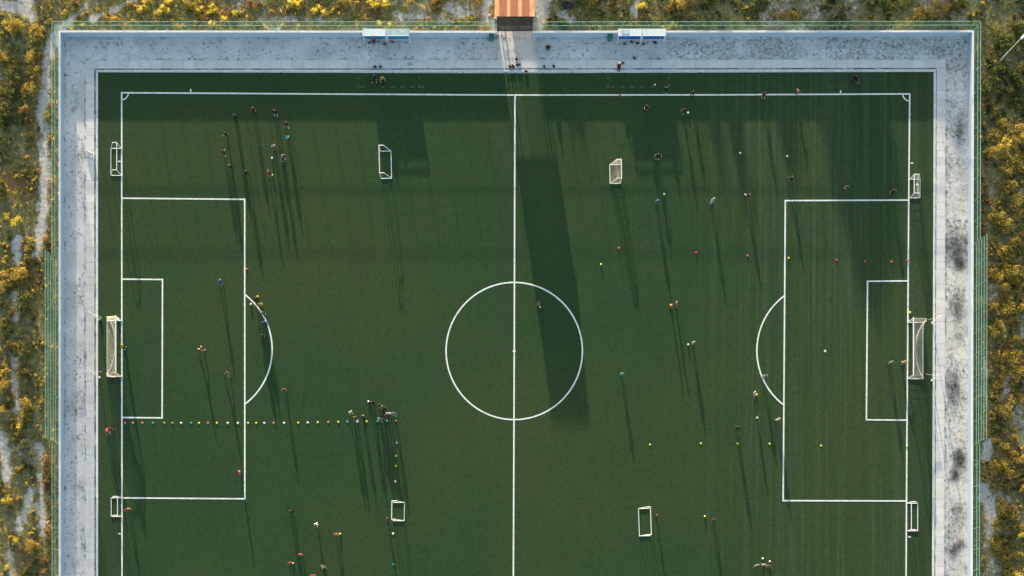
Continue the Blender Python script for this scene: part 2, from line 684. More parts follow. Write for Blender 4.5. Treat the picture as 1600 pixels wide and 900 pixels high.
SLAB = concrete('path_concrete', (0.58, 0.57, 0.55), (0.70, 0.69, 0.665))
KERB = concrete('kerb_concrete', (0.58, 0.58, 0.57), (0.70, 0.70, 0.69))
JOINT = paint('joint_dirt', (0.30, 0.29, 0.26), 0.95, 0.4, 2.0)
gt = NT('gutter_dirt')
gt.base(gt.ramp(gt.noise(gt.geo(), 0.55, 5, .75), [(.40, (.40, .39, .36)), (.52, (.17, .17, .14)), (.62, (.075, .08, .055))])).set(Roughness=.95)
GUTTER = gt.m


def slab_mesh(name, lx, ly, h, mat, bev=0.012):
    mb = MB()
    x, y = lx / 2, ly / 2
    b = bev
    vs = [(-x, -y, -0.05), (x, -y, -0.05), (x, y, -0.05), (-x, y, -0.05), (-x, -y, h - b), (x, -y, h - b), (x, y, h - b), (-x, y, h - b),
          (-x + b, -y + b, h), (x - b, -y + b, h), (x - b, y - b, h), (-x + b, y - b, h)]
    fs = [(0, 1, 5, 4), (1, 2, 6, 5), (2, 3, 7, 6), (3, 0, 4, 7), (4, 5, 9, 8), (5, 6, 10, 9), (6, 7, 11, 10), (7, 4, 8, 11), (8, 9, 10, 11)]
    mb.add(vs, fs)
    return mb.mesh(name, mat)


def paved_run(base_name, p0, p1, width_px, step, piece, mat, h, skipfirst=False):
    """a run of pieces laid end to end between two survey points (centre line)"""
    a, b = G(*p0), G(*p1)
    d = b - a
    L = d.length
    n = max(1, round(L / step))
    st = L / n
    ang = math.atan2(d.y, d.x)
    w = width_px / S
    u = d / L
    nv = Vector((-u.y, u.x, 0))
    base = MB()
    q = [a - nv * w / 2, b - nv * w / 2, b + nv * w / 2, a + nv * w / 2]
    base.add([(v.x, v.y, 0.006) for v in q], [(0, 1, 2, 3)])
    root = struct(base.build(base_name, JOINT))
    me = slab_mesh(piece, st - 0.018, w - 0.015, h, mat)
    for i in range(n):
        o = link(piece, me, root)
        c = a + u * (st * (i + 0.5))
        o.location = (c.x, c.y, random.uniform(-0.006, 0.004))
        o.rotation_euler = (random.uniform(-.003, .003), random.uniform(-.003, .003), ang + random.uniform(-.004, .004))
    return root


paved_run('footpath', (133.6, 100.8), (1477.6, 99.6), 13.4, 1.45, 'paving_slab', SLAB, 0.035)
paved_run('footpath', (140.6, 107.8), (141.0, BOT), 13.6, 1.0, 'paving_slab', SLAB, 0.035)
paved_run('footpath', (1470.6, 107.0), (1468.3, BOT), 14.2, 1.0, 'paving_slab', SLAB, 0.035)
paved_run('kerb', (150.2, 111.0), (1462.2, 110.3), 3.7, 1.0, 'kerb_stone', KERB, 0.05)
paved_run('kerb', (151.5, 113.1), (151.8, BOT), 3.5, 1.0, 'kerb_stone', KERB, 0.05)
paved_run('kerb', (1460.6, 112.4), (1457.8, BOT), 3.6, 1.0, 'kerb_stone', KERB, 0.05)

for gpts in ([G(148, 107.4), G(1463, 106.4), G(1463, 108.8), G(148, 109.4)], [G(147.4, 109.6), G(150, 109.6), G(150.2, BOT), G(147.7, BOT)],
             [G(1462.2, 108.8), G(1463.6, 108.8), G(1461.2, BOT), G(1459.6, BOT)]):
    struct(poly_sheet('gutter', gpts, 0.011, GUTTER))
ent = poly_sheet('entrance_pavement', [G(777.5, 40), G(832.5, 40), G(832.5, 93.6), G(777.5, 93.8)], 0.008,
                 concrete('entrance_concrete', (0.54, 0.52, 0.49), (0.64, 0.62, 0.585)))
struct(ent)

# ------------------------------------------------------------------ perimeter wall
WALL_H = 1.28


def wall_mat():
    t = NT('wall_paint')
    g = t.geo()
    a = t.noise(g, 0.5, 4)
    c = t.ramp(a, [(0.3, (0.33, 0.42, 0.57)), (0.7, (0.39, 0.48, 0.62))])
    c = t.mix(t.mth('MULTIPLY', t.smooth(t.noise(t.geo((1, 1, 0.2)), 3.0, 4, 0.7), 0.56, 0.72), 0.3), c, (0.34, 0.40, 0.48))
    t.base(c).set(Roughness=0.8)
    t.b.inputs['Specular IOR Level'].default_value = 0.2
    return t.m


WALLM = wall_mat()
COPE = concrete('coping_concrete', (0.66, 0.68, 0.68), (0.76, 0.77, 0.77))


def perimeter_wall(label, p0, p1, thick=0.24):
    """p0->p1 is the inner foot; thickness goes to the left of the direction"""
    a, b = G(*p0), G(*p1)
    d = (b - a)
    L = d.length
    ang = math.atan2(d.y, d.x)
    root = thing('perimeter_wall', label, 'wall', a, ang)
    mb = MB()
    mb.box((L / 2, thick / 2, WALL_H / 2 - 0.05), (L, abs(thick), WALL_H + 0.02))
    mb.build('wall_body', WALLM, root)
    n = max(1, round(L / 2.9))
    st = L / n
    me = slab_mesh('coping_stone', st - 0.012, abs(thick) + 0.03, 0.05, COPE, 0.008)
    for i in range(n):
        o = link('coping_stone', me, root)
        o.location = (st * (i + 0.5), thick / 2, WALL_H - 0.008)
    return root


perimeter_wall('pale blue wall along the top side, left of the rusty roofed gateway', (777.0, 58.6), (100, 57.9), -0.24)
perimeter_wall('pale blue wall along the top side, right of the rusty roofed gateway', (1513.2, 57.6), (832.8, 58.6), -0.24)
perimeter_wall('pale blue wall behind the left goal, in its own shade', (100, 55.2), (100.4, BOT), -0.24)
perimeter_wall('sunlit pale wall behind the right goal', (1513.4, 55.0), (1511.2, BOT), 0.24)

# ------------------------------------------------------------------ fences
FENCE = paint('fence_green', (0.16, 0.34, 0.24), 0.45, 0.12)
FENCEL = paint('fence_rail_green', (0.34, 0.55, 0.42), 0.4, 0.1)
WIRE = paint('fence_wire_green', (0.16, 0.42, 0.32), 0.5, 0.15)
_post_mesh = {}


def wire_mesh(L, z0, z1, stepv=0.08, steph=0.22, r=0.0031):
    mb = MB()
    n = int(L / stepv)
    # vertical wires as three sided rods
    tri = [(math.cos(a), math.sin(a)) for a in (0.5, 2.6, 4.7)]
    for i in range(n + 1):
        x = i * stepv
        vs = [(x + cx * r, cy * r, z) for z in (z0, z1) for cx, cy in tri]
        mb.add(vs, [(0, 1, 4, 3), (1, 2, 5, 4), (2, 0, 3, 5)])
    k = int((z1 - z0) / steph)
    for j in range(k + 1):
        z = z0 + j * (z1 - z0) / k
        vs = [(x, 0.006 + cx * r, z + cy * r) for x in (0, L) for cx, cy in tri]
        mb.add(vs, [(0, 1, 4, 3), (1, 2, 5, 4), (2, 0, 3, 5)])
    return mb


def fence(label, p0, p1, rails, spacing=2.88, group=None):
    a, b = G(*p0), G(*p1)
    d = b - a
    L = d.length
    ang = math.atan2(d.y, d.x)
    root = thing('mesh_fence', label, 'fence', a, ang, group)
    top = rails[-1]
    n = max(1, round(L / spacing))
    key = round(top, 2)
    if key not in _post_mesh:
        mb = MB()
        mb.tube([(0, 0, WALL_H - 0.25), (0, 0, top + 0.02)], 0.032, 6)
        mb.box((0, -0.035, WALL_H - 0.12), (0.09, 0.012, 0.2))
        _post_mesh[key] = mb.mesh('post', FENCE)
    for i in range(n + 1):
        o = link('post', _post_mesh[key], root)
        o.location = (L * i / n, 0, 0)
    for z in rails:
        mb = MB()
        mb.tube([(0, 0, z), (L, 0, z)], 0.030, 6)
        mb.build('rail', FENCEL, root)
    w = wire_mesh(L, WALL_H + 0.06, top - 0.03)
    o = w.build('wire_mesh', WIRE, root)
    o['kind'] = 'stuff'
    return root


LOW = [2.42, 3.42]
HIGH = [2.2, 3.0, 3.9, 4.8, 5.75]
OX, OY = 96.0, 53.8        # fence line just outside the wall
fence('low green mesh fence on the top wall, left of the gateway', (OX, OY), (774, 54.4), LOW)
fence('low green mesh fence on the top wall, right of the gateway', (835, 54.4), (1517.4, 53.4), LOW)
fence('low green mesh fence on the left wall above the tall section', (OX, OY + 1), (OX + .2, 410), LOW)
fence('tall green ball-stop fence on the wall behind the left goal', (OX + .2, 412), (OX + .3, 696), HIGH)
fence('low green mesh fence on the left wall below the tall section', (OX + .3, 698), (OX + .4, BOT), LOW)
fence('low green mesh fence on the right wall above the tall section', (1517.4, 54.6), (1516.6, 386), LOW)
fence('tall green ball-stop fence on the wall behind the right goal', (1516.6, 388), (1515.9, 696), HIGH)
fence('low green mesh fence on the right wall below the tall section', (1515.9, 698), (1515.2, BOT), LOW)

# ------------------------------------------------------------------ gateway with rusty roof
WOODD = paint('dark_brown_boards', (0.052, 0.040, 0.033), 0.75, 0.35, 3.0)
PLAST = paint('gateway_render', (0.42, 0.38, 0.33), 0.9, 0.15, 1.5)


def rust_mat(name, lo, hi):
    t = NT(name)
    g = t.geo((1.0, 0.18, 1.0))
    a = t.noise(g, 2.4, 5, 0.7)
    c = t.ramp(a, [(0.3, lo), (0.7, hi)])
    t.base(c).set(Roughness=0.7, Metallic=0.1)
    t.bump(t.noise(t.geo(), 9.0, 3), 0.2, 0.01)
    return t.m


RUST = rust_mat('rusty_sheet', (0.11, 0.022, 0.0045), (0.19, 0.042, 0.009))
PALE = rust_mat('faded_sheet', (0.24, 0.075, 0.022), (0.46, 0.25, 0.12))


def gateway():
    o0 = G(804.6, 59.3)
    root = thing('gateway', 'gateway building with rusty corrugated roof and dark brown board front', 'gateway', o0)
    hw = (832.0 - 777.6) / 2 / S
    D = 6.9
    ZB, ZT = 1.88, 5.82
    for s in (-1, 1):
        mb = MB()
        x = s * (hw - 0.1)
        prof = [(0.06, ZB), (D, ZB + .8), (D, ZT - 1.5), (0.06, ZT)]
        vs = [(x - 0.1, y, z) for y, z in prof] + [(x + 0.1, y, z) for y, z in prof]
        n = len(prof)
        fs = [tuple(range(n)), tuple(range(2 * n - 1, n - 1, -1))] + [(i, i + n, (i + 1) % n + n, (i + 1) % n) for i in range(n)]
        mb.add(vs, fs)
        mb.build('side_wall', PLAST, root)
        for yy in (.12, D * .5, D - .1):
            MB().box((x, yy, (ZB + .8 * yy / D) / 2), (.12, .12, ZB + .8 * yy / D + .04)).build('corner_post', PLAST, root)
    # boards of the tall front above the opening
    nb = 34
    wv = 2 * hw
    bw = wv / nb
    me = MB().box((0, 0, 0), (bw - 0.014, 0.03, ZT - ZB)).mesh('board', WOODD)
    for i in range(nb):
        o = link('board', me, root)
        o.location = (-wv / 2 + bw * (i + 0.5), -0.02 - (i % 2) * 0.022, (ZB + ZT) / 2 + random.uniform(-.02, .02))
    MB().box((0, -0.075, 3.25), (wv, 0.035, 0.09)).build('batten', paint('batten_grey', (0.16, 0.15, 0.14), .7), root)
    MB().box((0, -0.075, 4.95), (0.05, 0.03, 1.6)).build('centre_batten', paint('batten_grey', (0.16, 0.15, 0.14), .7), root)
    MB().box((0, 0.06, ZB + .07), (wv - .1, 0.1, 0.14)).build('lintel', WOODD, root)
    # unseen gate added at the far end to block low sun, left gap open
    gw = wv - .4
    for k in range(22):
        x = -gw / 2 + .95 + (gw - 1.0) * k / 21
        MB().box((x, D - .1, .62), ((gw - 1.0) / 21 - .01, .035, 1.12)).build('sun_block_board', WOODD, root)
    bar = MB().box((0, 0, 0), (.018, .018, 1.6)).mesh('sun_thin_bar', WOODD)  # unseen bars added to thin the sunlight falling through the passage
    nbar = int((gw - 1.0) / .065)
    for k in range(nbar + 1):
        link('sun_thin_bar', bar, root).location = (-gw / 2 + .95 + (gw - 1.0) * k / nbar, D - .1, 1.18 + .8)
    for k in range(4):
        MB().box((-gw / 2 + .08, D - .2 - k * .2, .62), (.035, .19, 1.12)).build('sun_block_board', WOODD, root)
    # roof: corrugated sheets side by side, falling away to the rear
    xs = [774.0, 780.6, 792.2, 797.6, 809.4, 814.6, 826.6, 834.4]
    for i in range(7):
        x0 = (xs[i] - 804.6) / S
        x1 = (xs[i + 1] - 804.6) / S
        nn = max(6, int((x1 - x0) / 0.06))
        mb = MB()
        prof = [(-0.16, ZT + .13), (D * .5, ZT - .63), (D + .2, ZT - 1.42)]
        vs = []
        for dz in (0.0, -0.025):
            for (y, z) in prof:
                for q in range(nn + 1):
                    x = x0 + (x1 - x0) * q / nn
                    vs.append((x, y, z + dz + 0.022 * (q % 2) + (0.008 if i % 2 else 0.0)))
        m = nn + 1
        fs = []
        for p in range(2):
            for q in range(nn):
                a = p * m + q
                fs.append((a, a + 1, a + 1 + m, a + m))
                c = 3 * m + a
                fs.append((c, c + m, c + m + 1, c + 1))
        for q in range(nn):
            fs.append((q, 3 * m + q, 3 * m + q + 1, q + 1))
        for e in (0, nn):
            for p in range(2):
                a = p * m + e
                fs.append((a, a + m, a + m + 3 * m, a + 3 * m))
        mb.add(vs, fs)
        mb.build('roof_sheet', PALE if i % 2 == 0 else RUST, root)


gateway()

# ------------------------------------------------------------------ dugouts
WHITE = paint('white_paint', (0.78, 0.79, 0.80), 0.45, 0.06)
BLUE = paint('seat_blue', (0.02, 0.19, 0.55), 0.4, 0.1)
CYAN = paint('seat_cyan', (0.03, 0.36, 0.60), 0.4, 0.1)
CLEAR = paint('milky_plastic', (0.50, 0.60, 0.58), 0.25, 0.22, 3.0)
DRED = paint('bag_red', (0.25, 0.03, 0.04), 0.6)
NAVY = paint('bag_navy', (0.012, 0.016, 0.04), 0.7)
BLACK = paint('bag_black', (0.010, 0.010, 0.012), 0.7)


def dugout(px0, px1, label, roofm, seatm, patch=None):
    w = (px1 - px0) / S
    c = G((px0 + px1) / 2, 67.0)
    root = thing('dugout', label, 'dugout', c, 0, 'team dugouts along the top wall')
    H = 2.0
    d = 0.86
    for s in (-1, 1):
        mb = MB()
        x = s * (w / 2 - 0.05)
        mb.tube([(x, 0.0, 0), (x, 0.02, H)], 0.045, 6)
        mb.build('front_leg', WHITE, root)
        mb = MB()
        mb.tube([(x, d - 0.04, 0), (x, d - 0.04, H + 0.04)], 0.04, 6)
        mb.build('back_leg', WHITE, root)
        mb = MB()
        mb.tube([(x, 0.0, 0.55), (x, d - 0.06, 0.55)], 0.025, 6)
        mb.build('side_bar', WHITE, root)
    # ribbed roof sheet, sagging a little
    mb = MB()
    n = 16
    vs = []
    for dz in (0.0, -0.02):
        for j in range(5):
            y = -0.06 + (d + 0.06) * j / 4
            for i in range(n + 1):
                x = -w / 2 + w * i / n
                vs.append((x, y, H + 0.05 + 0.03 * j / 4 + 0.012 * (i % 2) + dz - 0.02 * math.sin(math.pi * i / n)))
    m = n + 1
    fs = []
    for j in range(4):
        for i in range(n):
            a = j * m + i
            fs.append((a, a + 1, a + 1 + m, a + m))
            b = 5 * m + a
            fs.append((b, b + m, b + m + 1, b + 1))
    for i in range(n):
        fs.append((i, 5 * m + i, 5 * m + i + 1, i + 1))
        b = 4 * m + i
        fs.append((b, b + 1, b + 1 + 5 * m, b + 5 * m))
    mb.add(vs, fs)
    mb.build('roof', roofm, root)
    if patch:
        MB().box((-w / 2 + w * 0.3, d * 0.5, H + 0.105), (w * 0.34, d * 0.6, 0.012)).build('roof_patch', CLEAR, root)
    MB().box((0, -0.05, H + 0.02), (w, 0.05, 0.09)).build('roof_beam', WHITE, root)
    MB().box((0, d - 0.01, 1.1), (w - 0.1, 0.03, 1.7)).build('back_panel', seatm, root)
    MB().box((0, 0.22, 0.36), (w - 0.14, 0.06, 0.07)).build('bench_beam', WHITE, root)
    k = int(w / 0.5)
    sm = MB()
    sm.box((0, 0.5, 0.46), (0.42, 0.40, 0.05))
    sm.box((0, 0.70, 0.66), (0.42, 0.05, 0.36), Matrix.Rotation(-0.18, 3, 'X'))
    sm.box((-0.2, 0.5, 0.50), (0.03, 0.38, 0.06))
    sm.box((0.2, 0.5, 0.50), (0.03, 0.38, 0.06))
    me = sm.mesh('seat', seatm)
    for i in range(k):
        link('seat', me, root).location = (-w / 2 + w * (i + 0.5) / k, 0, 0)
    return root


dugout(569.6, 605.0, 'dugout with plain white roof, left unit of the left pair', WHITE, CYAN)
dugout(606.2, 641.5, 'dugout with milky grey-green roof, right unit of the left pair', CLEAR, CYAN)
dugout(964.0, 1000.6, 'dugout with a milky patch in its white roof, left unit of the right pair', WHITE, BLUE, True)
dugout(1001.6, 1037.4, 'dugout with plain white roof and dark blue seats, right unit of the right pair', WHITE, BLUE)

# ------------------------------------------------------------------ bins, bicycle, small things
BING = paint('bin_green', (0.025, 0.13, 0.085), 0.4, 0.12)


def bin_(px, py, label):
    root = thing('wheelie_bin', label, 'bin', G(px, py), random.uniform(-.1, .1), 'green wheelie bins against the top wall')
    mb = MB()
    a, b = 0.24, 0.31
    vs = [(-a, -a, .08), (a, -a, .08), (a, a, .08), (-a, a, .08), (-b, -b - .04, .95), (b, -b - .04, .95), (b, b, .95), (-b, b, .95)]
    mb.add(vs, [(3, 2, 1, 0), (0, 1, 5, 4), (1, 2, 6, 5), (2, 3, 7, 6), (3, 0, 4, 7)])
    mb.build('bin_body', BING, root)
    mb = MB()
    vs = [(-b - .02, -b - .08, .96), (b + .02, -b - .08, .96), (b + .02, b + .02, .99), (-b - .02, b + .02, .99),
          (-b + .06, -b + .03, 1.05), (b - .06, -b + .03, 1.05), (b - .06, b - .08, 1.07), (-b + .06, b - .08, 1.07)]
    mb.add(vs, [(0, 1, 5, 4), (1, 2, 6, 5), (2, 3, 7, 6), (3, 0, 4, 7), (4, 5, 6, 7), (3, 2, 1, 0)])
    mb.build('lid', BING, root)
    MB().tube([(-b, b + .07, .98), (b, b + .07, .98)], 0.02, 6).build('handle', BING, root)
    for s in (-1, 1):
        mb = MB()
        mb.tube([(s * (b - .02), b - .02, .1), (s * (b + .05), b - .02, .1)], 0.1, 10)
        mb.build('wheel', BLACK, root)


bin_(768.2, 62.3, 'green wheelie bin beside the blue bicycle left of the gateway')
bin_(952.4, 62.4, 'green wheelie bin beside the right pair of dugouts')


def bicycle(px, py, rz):
    root = thing('bicycle', 'blue bicycle parked at the wall end beside the gateway', 'bicycle', G(px, py), rz)
    fr = paint('bike_blue', (0.04, 0.09, 0.28), 0.35)
    mt = paint('bike_metal', (0.25, 0.25, 0.26), 0.35, 0.1, 6, 0.8)
    for x in (-0.52, 0.52):
        mb = MB()
        mb.tube([(x + 0.33 * math.cos(a), 0, 0.34 + 0.33 * math.sin(a)) for a in [i * math.pi / 12 for i in range(25)]], 0.022, 5)
        wh = mb.build('wheel', BLACK, root)
        mb = MB()
        for i in range(9):
            a = i * math.pi / 4.5
            mb.tube([(x, 0, .34), (x + .31 * math.cos(a), 0, .34 + .31 * math.sin(a))], 0.004, 3)
        mb.build('spokes', mt, wh)
    mb = MB()
    P = dict(r=(-.52, 0, .34), b=(-.06, 0, .28), s=(-.2, 0, .8), h=(.36, 0, .82), f=(.52, 0, .34))
    for a, b in ('rb', 'rs', 'bs', 'sh', 'bh', 'hf'):
        mb.tube([P[a], P[b]], 0.02, 6)
    mb.build('frame', fr, root)
    MB().box((-.22, 0, .9), (.26, .12, .05)).build('saddle', BLACK, root)
    MB().tube([(.3, -.28, 1.0), (.36, -.1, .98), (.36, .1, .98), (.3, .28, 1.0)], 0.016, 6).build('handlebar', mt, root)


bicycle(781.0, 60.2, 0.12)


def heap(px, py):
    mb = MB()
    n, m = 18, 12
    vs = []
    r2 = random.Random(3)
    for j in range(m):
        for i in range(n):
            u = i / (n - 1) * 2 - 1
            v = j / (m - 1) * 2 - 1
            d = max(0, 1 - (u * u + v * v) ** 0.9)
            z = 0.62 * d ** 0.6 * (0.55 + 0.5 * abs(math.sin(u * 7 + v * 3 + r2.random()))) if d > 0 else 0.0
            vs.append((u * .95, v * .62, z - 0.06))
    fs = [(j * n + i, j * n + i + 1, (j + 1) * n + i + 1, (j + 1) * n + i) for j in range(m - 1) for i in range(n - 1)]
    mb.add(vs, fs)
    o = mb.build('plastic_heap', paint('dark_plastic', (0.02, 0.026, 0.036), 0.3, 0.3, 5))
    o.location = G(px, py)
    tag(o, 'crumpled dark plastic heap on the verge right of the gateway roof', 'plastic heap')


heap(886.6, 7.5)


def stone(px, py, r, label):
    mb = MB().ball((0, 0, r * .3), r, 9, 6, (1.2, .9, .7))
    rr = random.Random(int(px))
    mb.v = [tuple(c * (1 + rr.uniform(-.14, .14)) for c in v) for v in mb.v]
    o = mb.build('stone', paint('pale_stone', (0.52, 0.48, 0.40), .9))
    o.location = G(px, py)
    tag(o, label, 'stone', 'pale stones left of the gateway')


stone(774.2, 29.0, .22, 'pale stone nearest the left side of the gateway')
stone(764.6, 24.6, .18, 'smaller pale stone on the sand left of the gateway')


def rebounder(px, py, rz, label, tilt):
    root = thing('rebounder', label, 'rebounder', G(px, py, .03), rz)
    net = paint('grey_netting', (0.30, 0.30, 0.32), .8)
    w, h = 0.95, 0.62
    R = Matrix.Rotation(tilt, 3, 'X')
    pts = [R @ Vector(p) for p in ((-w / 2, 0, 0), (w / 2, 0, 0), (w / 2, h, 0), (-w / 2, h, 0))]
    for i in range(4):
        MB().tube([pts[i], pts[(i + 1) % 4]], 0.045, 6).build('frame_bar', WHITE, root)
    mb = MB()
    for i in range(1, 9):
        u = i / 9
        mb.tube([pts[0].lerp(pts[1], u), pts[3].lerp(pts[2], u)], 0.012, 3)
        mb.tube([pts[0].lerp(pts[3], u), pts[1].lerp(pts[2], u)], 0.012, 3)
    mb.build('netting', net, root)
    for s in (0, 1):
        MB().tube([pts[3 - s], (pts[3 - s].x, pts[3 - s].y + .05, -.02), (pts[s].x, -.28, 0)], 0.03, 6).build('leg', WHITE, root)


rebounder(641, 103.5, 0, 'white framed rebounder with grey netting on the top footpath', .7)
rebounder(140, 244.5, -0.4, 'tilted white framed rebounder with grey netting on the left footpath', .7)


def sports_bag(px, py, rz, mat, label, L=0.55):
    root = thing('sports_bag', label, 'bag', G(px, py, 0.02), rz)
    mb = MB()
    prof = [(0.06, -L / 2), (0.13, -L / 2 + .05), (0.15, 0), (0.13, L / 2 - .05), (0.06, L / 2)]
    n = 9
    vs = []
    for r, x in prof:
        for k in range(n):
            a = 2 * math.pi * k / n
            vs.append((x, r * math.cos(a) * 1.05, 0.13 + r * math.sin(a) * .85))
    fs = [(i * n + k, i * n + (k + 1) % n, (i + 1) * n + (k + 1) % n, (i + 1) * n + k) for i in range(4) for k in range(n)]
    fs += [tuple(range(n - 1, -1, -1)), tuple(4 * n + k for k in range(n))]
    mb.add(vs, fs)
    mb.build('bag_body', mat, root, True)
    MB().tube([(-L / 4, 0, .25), (-L / 5, .03, .34), (L / 5, .03, .34), (L / 4, 0, .25)], 0.014, 5).build('handle', mat, root)


GRYB = paint('bag_grey', (0.06, 0.06, 0.075), .7)
GRNB = paint('bag_green', (0.02, 0.10, 0.07), .7)
for i, (x, y, m, lab) in enumerate([
    (796.8, 104.6, BLACK, 'black bag at the left of the cluster on the footpath below the gateway'),
    (800.8, 102.6, GRYB, 'small dark bag behind the black bag below the gateway'),
    (802.0, 105.0, BLACK, 'black bag at the right of the left cluster below the gateway'),
    (808.0, 102.2, NAVY, 'navy bag of the close pair on the footpath below the gateway'),
    (811.2, 100.8, GRYB, 'dark grey bag of the close pair on the footpath below the gateway'),
    (850.6, 104.6, GRYB, 'dark bag left of two lone bags on the footpath right of the gateway'),
    (865.2, 104.4, BLACK, 'black bag right of two lone bags on the footpath right of the gateway'),
    (822.0, 112.0, BLACK, 'black bag on the kerb just below the gateway'),
    (807.0, 93.0, BLACK, 'black bag at the edge of the entrance pavement'),
    (586.0, 105.0, NAVY, 'navy bag left of the pair behind the two coaches'),
    (594.4, 104.8, GRYB, 'dark bag right of the pair behind the two coaches'),
    (577.6, 67.6, GRYB, 'dark bag in front of the left corner of the leftmost dugout'),
    (592.0, 64.0, BLACK, 'black bag under the front of the leftmost dugout'),
    (601.4, 69.4, GRYB, 'grey bag in front of the right end of the leftmost dugout'),
    (976.0, 69.2, GRYB, 'grey bag in front of the left end of the right dugout pair'),
    (987.0, 66.2, BLACK, 'black bag under the roof edge in the left unit of the right pair'),
    (996.0, 68.4, NAVY, 'navy bag near the middle legs of the right dugout pair'),
    (1005.6, 69.6, GRYB, 'upright dark bag just right of the middle legs of the right pair'),
    (1023.6, 67.4, BLACK, 'black bag near the right end of the right dugout pair'),
    (991.0, 91.4, GRYB, 'grey bag lying on the gravel below the right dugout pair'),
    (170.6, 520.4, GRYB, 'dark bag near the top rear of the left goal'),
    (171.6, 553.0, BLACK, 'black bag at the rear middle of the left goal'),
    (174.4, 556.0, GRNB, 'green bag at the rear middle of the left goal'),
    (170.6, 567.0, BLACK, 'black bag at the lower rear of the left goal'),
    (157.4, 499.6, GRNB, 'green bag beside the upper net pole of the left goal'),
    (1438.0, 588.0, BLACK, 'black bag in the lower rear corner of the right goal'),
    (973.4, 99.2, GRNB, 'green bag beside the seated person on the top footpath'),
    (612.5, 65.4, DRED, 'dark red bag under the left end of the milky roofed dugout'),
    (1434.4, 285.2, BLACK, 'black bag inside the netted small goal at the upper right'),
    (1433.2, 289.6, WHITE, 'white bag inside the netted small goal at the upper right'),
]):
    sports_bag(x, y, random.uniform(-1.5, 1.5), m, lab, random.uniform(.38, .5) if i != 1 else .32)

hoop = thing('hoop_net', 'thin wire hoop with handle leaning on the right wall', 'hoop', G(1509.5, 541))
MB().tube([(0.0 + .3 * math.cos(a), .35 + .38 * math.sin(a), .55 + .1 * math.cos(a)) for a in [i * math.pi / 10 for i in range(21)]], 0.016, 5).build('hoop', paint('dull_wire', (.22, .2, .17), .6), hoop)
MB().tube([(0, -.03, .55), (-.05, -1.0, .06)], 0.018, 5).build('handle', paint('dull_wire', (.22, .2, .17)), hoop)

# lamp post beyond the right wall
lamp = thing('lamp_post', 'white lamp post with flat head beyond the upper right corner', 'lamp post', G(1561, 97))
a = G(1562.5, 98.5, 5.7) - G(1561, 97)
MB().tube([(0, 0, -.1), (a.x * .3, a.y * .3, 2.5), (a.x, a.y, 5.7)], [.085, .07, .05], 8).build('pole', paint('galvanised', (.58, .60, .60), .45, .1), lamp)
MB().tube([(a.x, a.y, 5.6), (a.x + .12, a.y + .12, 5.85), (a.x + .35, a.y + .33, 5.95)], .045, 6).build('arm', paint('galvanised', (.58, .60, .60)), lamp)
Mh = Matrix.Rotation(math.radians(43), 3, 'Z')
MB().box((a.x + .62, a.y + .58, 6.0), (.75, .3, .1), Mh).build('lamp_head', WHITE, lamp)

# ------------------------------------------------------------------ goals
NETM = paint('net_cord', (0.62, 0.56, 0.46), 0.8)
NETG = paint('net_cord_grey', (0.45, 0.42, 0.38), 0.8)


def net_surface(mb, f, nu, nv, r, sub=6):
    for i in range(nu + 1):
        u = i / nu
        mb.tube([f(u, j / (sub * 2)) for j in range(sub * 2 + 1)], r, 3, cap=False)
    for j in range(nv + 1):
        v = j / nv
        mb.tube([f(k / (sub * 3), v) for k in range(sub * 3 + 1)], r, 3, cap=False)


def big_goal(label, pa, pb, facing, depth_fn, rear):
    """pa, pb: feet of the posts (survey). facing +1: mouth opens to +X. local x = into the net"""
    a, b = G(*pa), G(*pb)
    c = (a + b) / 2
    W = (a - b).length
    root = thing('football_goal', label, 'goal', Vector((c.x, c.y, TURF_Z)), 0)
    s = -facing
    H = 2.44
    for y in (-W / 2, W / 2):
        MB().tube([(0, y, -.02), (0, y, H)], 0.06, 10).build('post', WHITE, root)
        MB().tube([(0, y, .05), (s * rear, y, .05)], 0.045, 8).build('ground_bar', WHITE, root)
    MB().tube([(0, -W / 2 - .06, H), (0, W / 2 + .06, H)], 0.075, 10).build('crossbar', WHITE, root)
    MB().tube([(s * rear, -W / 2, .05), (s * rear, W / 2, .05)], 0.05, 8).build('rear_bar', WHITE, root)

    def f(u, v):
        y = -W / 2 + W * u
        d, z = depth_fn(u)
        if v < .4:
            t = v / .4
            return Vector((s * d * t, y, H + (z - H) * t - .12 * math.sin(math.pi * t)))
        t = (v - .4) / .6
        k = t * t * (3 - 2 * t)
        return Vector((s * (d + (rear - d) * k), y, z * (1 - t) + .05 * t))
    mb = MB()
    net_surface(mb, f, int(W / .13), 30, .0085)
    mb.build('net', NETM, root)
    mb = MB()
    mb.tube([f(i / 24, .4) for i in range(25)], 0.035, 5)
    mb.build('net_edge_rope', NETM, root)
    for u0, y in ((0, -W / 2), (1, W / 2)):
        d, z = depth_fn(u0)
        bulge = (0.28 if y < 0 else -0.15)

        def g(u, v, y=y, d=d, z=z, bulge=bulge):
            t = 1 - v
            xe = s * (d * t + rear * (1 - t)) * u
            zt = (z + (H - z) * (1 - u)) * t + .05 * (1 - t)
            return Vector((xe, y - bulge * math.sin(math.pi * u) * math.sin(math.pi * t) * 1.0, zt))
        mb = MB()
        net_surface(mb, g, 14, 18, .0085)
        mb.build('side_net', NETM, root)
    return root


def dl(u):
    k = math.sin(math.pi * u)
    return 1.35 - 1.15 * k ** .55, 2.15 + 0.05 * k


def dr(u):
    # pulled back at the upper end, collapsed towards the bar in the lower half
    # u=0 is the lower (south) end, u=1 the upper end
    k = ease(np.array(u), 0.2, 0.95)
    return float(0.35 + 1.45 * (1 - math.sin(math.pi * min(1, u * 1.05)) ** .6) * (0.6 if u < .4 else 1.0)), 2.2


